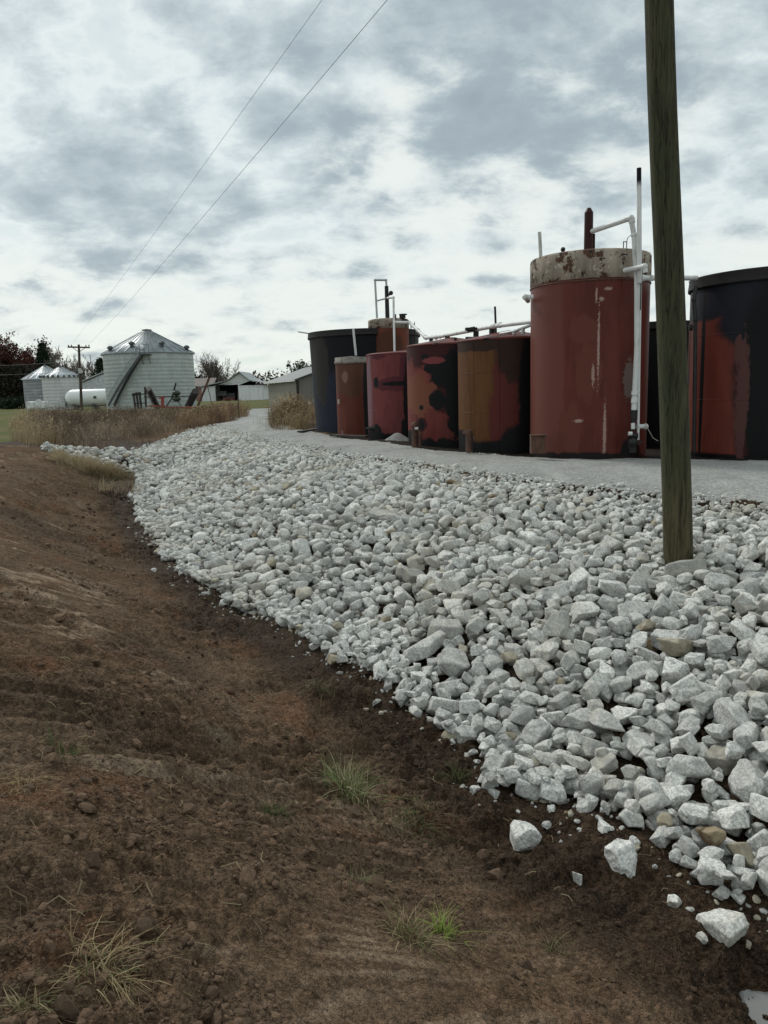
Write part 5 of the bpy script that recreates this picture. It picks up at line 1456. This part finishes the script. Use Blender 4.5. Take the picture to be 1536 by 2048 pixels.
b = MB(); q = B(440, 787, 4); b.box(q, (2.6, 1.2, 1.0)); b.box(q + Vector((1.6, 1, -.4)), (2.4, 1.3, .9)); o = b.build('trailer', simple('trailer_grey', (.17, .18, .18)), None, .08, q); tag(o, 'grey trailer parked inside the doorway of the white barn', 'trailer')
b = MB(); q = B(459, 797, 2); b.box(q, (2.4, 1.4, .5)); b.cyl(q + Vector((-.8, -.75, -.1)), q + Vector((-.8, .75, -.1)), .35); b.cyl(q + Vector((.8, -.75, -.1)), q + Vector((.8, .75, -.1)), .35); o = b.build('farm_cart', simple('cart_maroon', (.13, .035, .035)), None, .03, q); tag(o, 'low maroon farm cart in the doorway of the white barn', 'cart')
# pale shed peeking between the bins, and a low brick-red house beyond
sy = 118; p0 = W(164, 765, sy); p1 = W(225, 738, sy); p2 = W(225, 822, sy)
s2 = thing('shed', (p0.x, sy, -.2), 'pale grey shed with a sloping roof between the grain bins', 'shed')
b = MB(); b.slab([(p0.x, sy, -.2), (p1.x + 3, sy, -.2), (p1.x + 3, sy, p1.z + 1), (p1.x, sy, p1.z - .1), (p0.x, sy, p0.z - .1)], (0, 9, 0)); b.build('wall', simple('pale_wall', (.47, .50, .51)), s2)
b = MB(); b.slab([(p0.x - .4, sy - .3, p0.z - .08), (p1.x, sy - .3, p1.z), (p1.x, sy + 9.3, p1.z), (p0.x - .4, sy + 9.3, p0.z - .08)], (0, 0, .15)); b.build('roof', simple('pale_roof', (.38, .41, .42)), s2)
hy = 165; p0 = W(388, 800, hy); p1 = W(424, 773, hy)
s3 = thing('house', (p0.x, hy, -.2), 'low dull red building between the largest bin and the white barn', 'building')
b = MB(); b.slab([(p0.x - 3, hy, -.2), (p1.x, hy, -.2), (p1.x, hy, p1.z), (p0.x - 3, hy, p1.z)], (0, 6, 0)); b.build('wall', simple('dull_red_wall', (.24, .13, .11)), s3)
b = MB(); b.slab([(p0.x - 3.4, hy - .5, p1.z), (p1.x + .4, hy - .5, p1.z), (p1.x + .4, hy + 3, p1.z + 1.7), (p0.x - 3.4, hy + 3, p1.z + 1.7)], (0, 0, .15)); b.slab([(p0.x - 3.4, hy + 6.5, p1.z), (p1.x + .4, hy + 6.5, p1.z), (p1.x + .4, hy + 3, p1.z + 1.7), (p0.x - 3.4, hy + 3, p1.z + 1.7)], (0, 0, .15)); b.build('roof', simple('brown_roof', (.10, .075, .065)), s3)

# ------------------------------------------------------------------ parked farm machinery
MY = 68
def Q(px, py, dy=0): return W(px, py, MY + dy)
M_RED = simple('faded_red_frame', (.24, .035, .025), .6); M_DISC = simple('dark_steel', (.030, .026, .024), .6, .3, .4, 3)
mc = thing('disc_harrow', (Q(325, 818).x, MY, -.2), 'folded disc harrow with a faded red frame in front of the largest bin', 'farm implement')
def gang(pa, pb, n, rad):
    b = MB(); a = Q(*pa); c = Q(*pb, .6); d = (c - a); ax_d = d.normalized()
    b.cyl(a, c, .05)
    for k in range(n):
        p = a + d * (k / (n - 1)); t_ = ax_d + Vector((.25, .5, .1)); t_.normalize(); b.cyl(p - t_ * .03, p + t_ * .03, rad, rad * .92, 16)
    return b
gang((297, 779), (315, 816), 12, .32).build('disc_gang', M_DISC, mc)
gang((391, 783), (377, 812), 10, .32).build('disc_gang', M_DISC, mc)
b = MB(); b.beam(Q(320, 815), Q(392, 815), .16); b.beam(Q(325, 793), Q(325, 816), .22); b.beam(Q(330, 794), Q(318, 797), .12); b.beam(Q(296, 812), Q(330, 812), .12); b.build('frame', M_RED, mc)
b = MB(); b.beam(Q(288, 794), Q(392, 792), .09); b.beam(Q(290, 774), Q(292, 815), .14); b.beam(Q(352, 766), Q(344, 796), .12); b.beam(Q(344, 796), Q(332, 814), .1); b.beam(Q(352, 796), Q(362, 812), .06); b.beam(Q(342, 804), Q(360, 804), .05); b.build('lift_arm', M_DISC, mc)
b = MB(); b.sphere(Q(353, 786), .36, 10, (1, 1, .7)); b.sphere(Q(353, 798), .38, 10, (1, 1, .55)); b.build('drum', simple('dark_green_paint', (.018, .035, .024), .5), mc)
for k, (px, tp) in enumerate(((267, 786), (272, 785), (278, 784), (284, 786))):
    pass
tr = thing('tine_rack', (Q(275, 818).x, MY + 1, -.2), 'row of upright dark steel bars left of the disc harrow', 'farm implement')
for px, tp in ((267, 786), (273, 784.5), (279, 784)):
    b = MB(); b.beam(Q(px, tp, 1), Q(px + 4, 818, 1), .16); b.cyl(Q(px, tp + 3, .9), Q(px, tp + 3, 1.15), .14); b.build('upright', M_DISC, tr)
b = MB(); b.beam(Q(264, 792, 1), Q(292, 787, 1), .08); b.beam(Q(268, 808, 1), Q(290, 806, 1), .08); b.build('cross_bar', M_DISC, tr)
au = thing('auger', (Q(405, 815).x, MY - 3, -.2), 'slender rusty auger leaning on two props beside the disc harrow', 'farm implement')
b = MB(); b.beam(Q(396, 812, -3), Q(420, 752, -3), .12, .16); b.build('tube', M_RUSTY, au)
b = MB(); b.box(Q(421, 749, -3), (.3, .3, .32)); b.build('drive_head', M_DISC, au)
for a_, b2 in (((415, 772), (425, 814)), ((414, 772), (399, 806))):
    b = MB(); b.beam(Q(*a_, -3), Q(*b2, -3), .05); b.build('prop_leg', M_RUSTY, au)
b = MB(); q = hit(56, 838); b.cyl((q.x, q.y, q.z - .1), (q.x, q.y, q.z + 1.2), .025, n=8); o = b.build('marker_post', simple('post_white', (.6, .6, .56)), None, 0, q); tag(o, 'thin white marker post at the corner of the lawn', 'post')
q = W(476, 808, 50)
b = MB(); b.cyl((q.x, 50, -.4), W(476, 786, 50), .035, n=8); o = b.build('fence_post', M_OLDWOOD, None, 0, (q.x, 50, -.3)); tag(o, 'thin dark fence post among weeds in front of the white barn', 'post')
q = Q(66, 812, 20)
b = MB(); b.box(W(76, 810, 94), (2.2, 1.2, .9)); b.cyl(W(78, 806, 93.3), W(78, 806, 94), .45); o = b.build('bin_fan', simple('fan_white', (.62, .64, .64)), None, .1, W(76, 810, 94)); tag(o, 'white aeration fan housing at the foot of the small shaded bin', 'fan')

# ------------------------------------------------------------------ trees
def seg_mesh(segs, n=4):
    """segs: (m,8) a xyz, b xyz, r1, r2 -> prisms"""
    S = np.asarray(segs, float); a = S[:, :3]; c = S[:, 3:6]; d = c - a; d /= np.maximum(np.linalg.norm(d, axis=1), 1e-6)[:, None]
    up = np.where(np.abs(d[:, 2:3]) > .9, np.array([[1., 0, 0]]), np.array([[0, 0, 1.]]))
    u = np.cross(d, up); u /= np.linalg.norm(u, axis=1)[:, None]; v = np.cross(d, u)
    V = []
    for p, rr2 in ((a, S[:, 6]), (c, S[:, 7])):
        for k in range(n):
            an = 2 * math.pi * k / n; V.append(p + (u * math.cos(an) + v * math.sin(an)) * rr2[:, None])
    V = np.stack(V, 1); m = len(S)
    fl = np.array([[k, (k + 1) % n, n + (k + 1) % n, n + k] for k in range(n)])
    return V.reshape(-1, 3), (fl[None] + (np.arange(m) * 2 * n)[:, None, None]).reshape(-1, 4)
def grow(base, h, spread, rs, levels=5, stems=1, up=.35, rmin=.02, thick=.018):
    trunk, fine, tips = [], [], []
    def rec(p, d, L, r, lv):
        n = 3 if lv > 2 else 2
        q = p
        for k in range(n):
            d2 = d + rs.normal(size=3) * .13 + np.array([0, 0, .05]); d2 /= np.linalg.norm(d2)
            e = q + d2 * L / n; r2 = max(r * .88, rmin)
            (trunk if lv >= levels - 1 else fine).append([*q, *e, r, r2]); q = e; d = d2; r = r2
            if lv > 0 and (k < n - 1):
                dd = d + rs.normal(size=3) * spread; dd[2] += up * .5; dd /= np.linalg.norm(dd); rec(q, dd, L * rs.uniform(.5, .75), max(r * .6, rmin), lv - 1)
        if lv > 0:
            for k in range(2):
                dd = d + rs.normal(size=3) * spread; dd[2] += up * .5; dd /= np.linalg.norm(dd); rec(q, dd, L * rs.uniform(.6, .82), max(r * .72, rmin), lv - 1)
        tips.append(q)
    for s_ in range(stems):
        d = np.array([rs.normal() * .30 * (stems > 1), rs.normal() * .3 * (stems > 1), 1.0]); d /= np.linalg.norm(d)
        rec(np.array(base, float), d, h * .33, h * thick, levels)
    return np.array(trunk), np.array(fine), np.array(tips)
def leafcloud(C, n, size, rs, spread):
    k = rs.integers(0, len(C), n); c = C[k] + rs.normal(size=(n, 3)) * spread
    d = rs.normal(size=(n, 3)); d /= np.linalg.norm(d, axis=1)[:, None]; e = rs.normal(size=(n, 3)); e /= np.linalg.norm(e, axis=1)[:, None]
    s_ = size * rs.uniform(.5, 1.3, (n, 1))
    V = np.stack([c - d * s_, c + e * s_ * .6, c + d * s_, c - e * s_ * .6], 1).reshape(-1, 3)
    return V, np.arange(n * 4).reshape(-1, 4), k
def barkm(name, c): return simple(name, c, .95, 0, .3, 4, (1, 1, .3), .3)
M_BARK = barkm('bark', (.085, .068, .055)); M_BARKG = barkm('grey_bark', (.16, .14, .12))
def tree(px, y, top_py, label, seed, spread=.55, stems=1, levels=5, leaf=None, nleaf=0, lsize=.25, group=None, bark=None, up=.35, cat='tree', zb=-.2, wfac=1.0, rmin=.025):
    rs = np.random.default_rng(seed); q = W(px, 780, y); base = np.array([q.x, y, zb]); h = W(px, top_py, y).z - zb
    tk, fn, tips = grow((0, 0, 0), h, spread, rs, levels, stems, up, rmin)
    allz = max(tk[:, 5].max(), fn[:, 5].max()); f = h / allz
    for S in (tk, fn): S[:, :6] *= f; S[:, [0, 1, 3, 4]] *= wfac
    tips = tips * f; tips[:, :2] *= wfac
    t_ = thing('tree', base, label, cat, group)
    V, Fc = seg_mesh(tk, 6); o = link('trunk', np_mesh('trunk', V, Fc, bark or M_BARK, True), t_)
    V, Fc = seg_mesh(fn, 3)
    if leaf is None: link('crown', np_mesh('crown', V, Fc, bark or M_BARK, False), t_)
    else:
        V2, F2, k = leafcloud(tips, nleaf, lsize, rs, lsize * 1.2)
        tcol = np.array(leaf)[rs.integers(0, len(leaf), nleaf)] * rs.uniform(.6, 1.3, (nleaf, 1))
        bc = np.tile(np.array([[.06, .045, .038]]), (len(V), 1))
        Fq = np.concatenate([Fc, F2 + len(V)]); link('crown', np_mesh('crown', np.concatenate([V, V2]), Fq, M_LEAF, False, {'tint': np.concatenate([bc, np.repeat(tcol, 4, 0)])}), t_)
    return t_
def conifer(px, y, top_py, wpx, label, seed, n=7000):
    rs = np.random.default_rng(seed); q = W(px, 780, y); h = W(px, top_py, y).z + .2; wd = wpx / F * y / 2
    t_ = thing('conifer', (q.x, y, -.2), label, 'tree')
    V, Fc = seg_mesh([[0, 0, 0, 0, 0, h * .95, h * .022, .03]], 8); link('trunk', np_mesh('trunk', V, Fc, M_BARK, True), t_)
    nb = 150; zb2 = rs.uniform(.06, .97, nb) ** .9; an = rs.uniform(0, 6.28, nb); ln = wd * (1 - zb2) ** .75 * rs.uniform(.65, 1.15, nb) + .15
    k = rs.integers(0, nb, n); u = rs.random(n) ** .6
    c = np.stack([np.cos(an[k]) * ln[k] * u, np.sin(an[k]) * ln[k] * u, h * zb2[k] - u * ln[k] * .18 + .12 * ln[k] * u ** 3], 1) + rs.normal(size=(n, 3)) * .14
    d = rs.normal(size=(n, 3)); d[:, 2] *= .5; d /= np.linalg.norm(d, axis=1)[:, None]; e = rs.normal(size=(n, 3)); e /= np.linalg.norm(e, axis=1)[:, None]
    s_ = rs.uniform(.12, .34, (n, 1)); V = np.stack([c - d * s_, c + e * s_ * .3, c + d * s_, c - e * s_ * .3], 1).reshape(-1, 3)
    tcol = np.array([.022, .036, .022]) * rs.uniform(.5, 1.5, (n, 1))
    link('crown', np_mesh('crown', V, np.arange(n * 4).reshape(-1, 4), M_LEAF, False, {'tint': np.repeat(tcol, 4, 0)}), t_)
RL = [(.115, .032, .026), (.075, .026, .020), (.055, .034, .024)]
tree(2, 132, 676, 'dark reddish oak at the left border, left of the tallest oak', 1, .6, 2, 5, RL, 9000, .24)
tree(38, 138, 668, 'tallest dark reddish oak at the left', 2, .6, 2, 5, RL, 11000, .24)
tree(64, 140, 692, 'shorter dark reddish tree between the tallest oak and the conifer', 3, .6, 1, 5, RL, 7000, .22)
tree(-45, 130, 672, 'dark reddish oak mostly outside the left border', 4, .6, 2, 5, RL, 7000, .24)
tree(-95, 128, 680, 'outermost dark reddish oak beyond the left border', 5, .6, 2, 5, RL, 4000, .22)
conifer(92, 128, 684, 62, 'tall dark green conifer behind the small grain bins', 6, 8000)
conifer(205, 126, 716, 74, 'broad dark green conifer peeking out left of the largest bin', 7, 6000)
for k, (px, ty, lab) in enumerate(((112, 684, 'bare pale tree just right of the tall conifer'), (133, 688, 'bare tree left of the distant utility pole'), (150, 706, 'bare tree directly behind the distant utility pole'), (172, 708, 'bare tree right of the distant utility pole'), (190, 712, 'bare tree in front of the broad conifer'))):
    tree(px, 136 + k, ty, lab, 20 + k, .42, 2, 5, bark=M_BARKG, up=.6, wfac=.8)
tree(431, 178, 700, 'round leafless tree between the largest grain bin and the white barn', 31, .62, 5, 5, bark=barkm('tan_bark', (.12, .095, .078)), up=.45, wfac=.95, rmin=.030)
tree(600, 112, 722, 'small olive-leaved tree behind the roof of the beige shed', 33, .7, 2, 4, [(.045, .055, .030), (.07, .07, .04)], 2600, .2)
tree(392, 180, 744, 'small dark tree at the right edge of the largest bin', 35, .5, 1, 4, [(.03, .035, .025)], 900, .25)
# dark thicket at the left and the far woods on the skyline
def mass(name, xs, ys, top, n, cols, size, label, cat, zlo=-.2):
    m = rg.integers(0, len(xs), n); x = xs[m] + rg.normal(size=n) * size * 5; y_ = ys[m] + rg.normal(size=n) * size * 5
    hh = np.array(top)[m] * (1 + fbm(x * .25, y_ * .25, 9, 3) * .8); z = zlo + hh * rg.random(n) ** .8
    c = np.stack([x, y_, z], 1); d = rg.normal(size=(n, 3)); d /= np.linalg.norm(d, axis=1)[:, None]; e = rg.normal(size=(n, 3)); e /= np.linalg.norm(e, axis=1)[:, None]
    s_ = size * rg.uniform(.5, 1.4, (n, 1)); V = np.stack([c - d * s_, c + e * s_ * .6, c + d * s_, c - e * s_ * .6], 1).reshape(-1, 3)
    tcol = np.array(cols)[rg.integers(0, len(cols), n)] * rg.uniform(.6, 1.35, (n, 1))
    tag(link(name, np_mesh(name, V, np.arange(n * 4).reshape(-1, 4), M_LEAF, False, {'tint': np.repeat(tcol, 4, 0)})), label, cat, kind='stuff')
xs = np.linspace(W(-180, 780, 128).x, W(98, 780, 128).x, 60)
mass('thicket', xs, np.full(60, 127.) , np.full(60, 6.2), 30000, [(.045, .034, .028), (.032, .028, .022), (.028, .034, .022)], .22, 'dark leafless thicket closing the view below the reddish trees', 'thicket')
xs = np.linspace(W(20, 780, 118).x, W(58, 780, 118).x, 10)
mass('evergreen_bushes', xs, np.full(10, 117.), np.full(10, 1.9), 2600, [(.018, .030, .018)], .18, 'low dark evergreen bushes left of the small bins', 'bushes')
xs = np.linspace(-330, 420, 400); ys = 330 + 14 * np.sin(xs * .03)
mass('far_woods', xs, ys, 6.6 + 1.8 * np.sin(xs * .11) + 1.2 * np.sin(xs * .37), 60000, [(.075, .072, .070), (.060, .066, .060), (.09, .078, .07)], .75, 'far-off grey-brown woods along the skyline', 'woods')
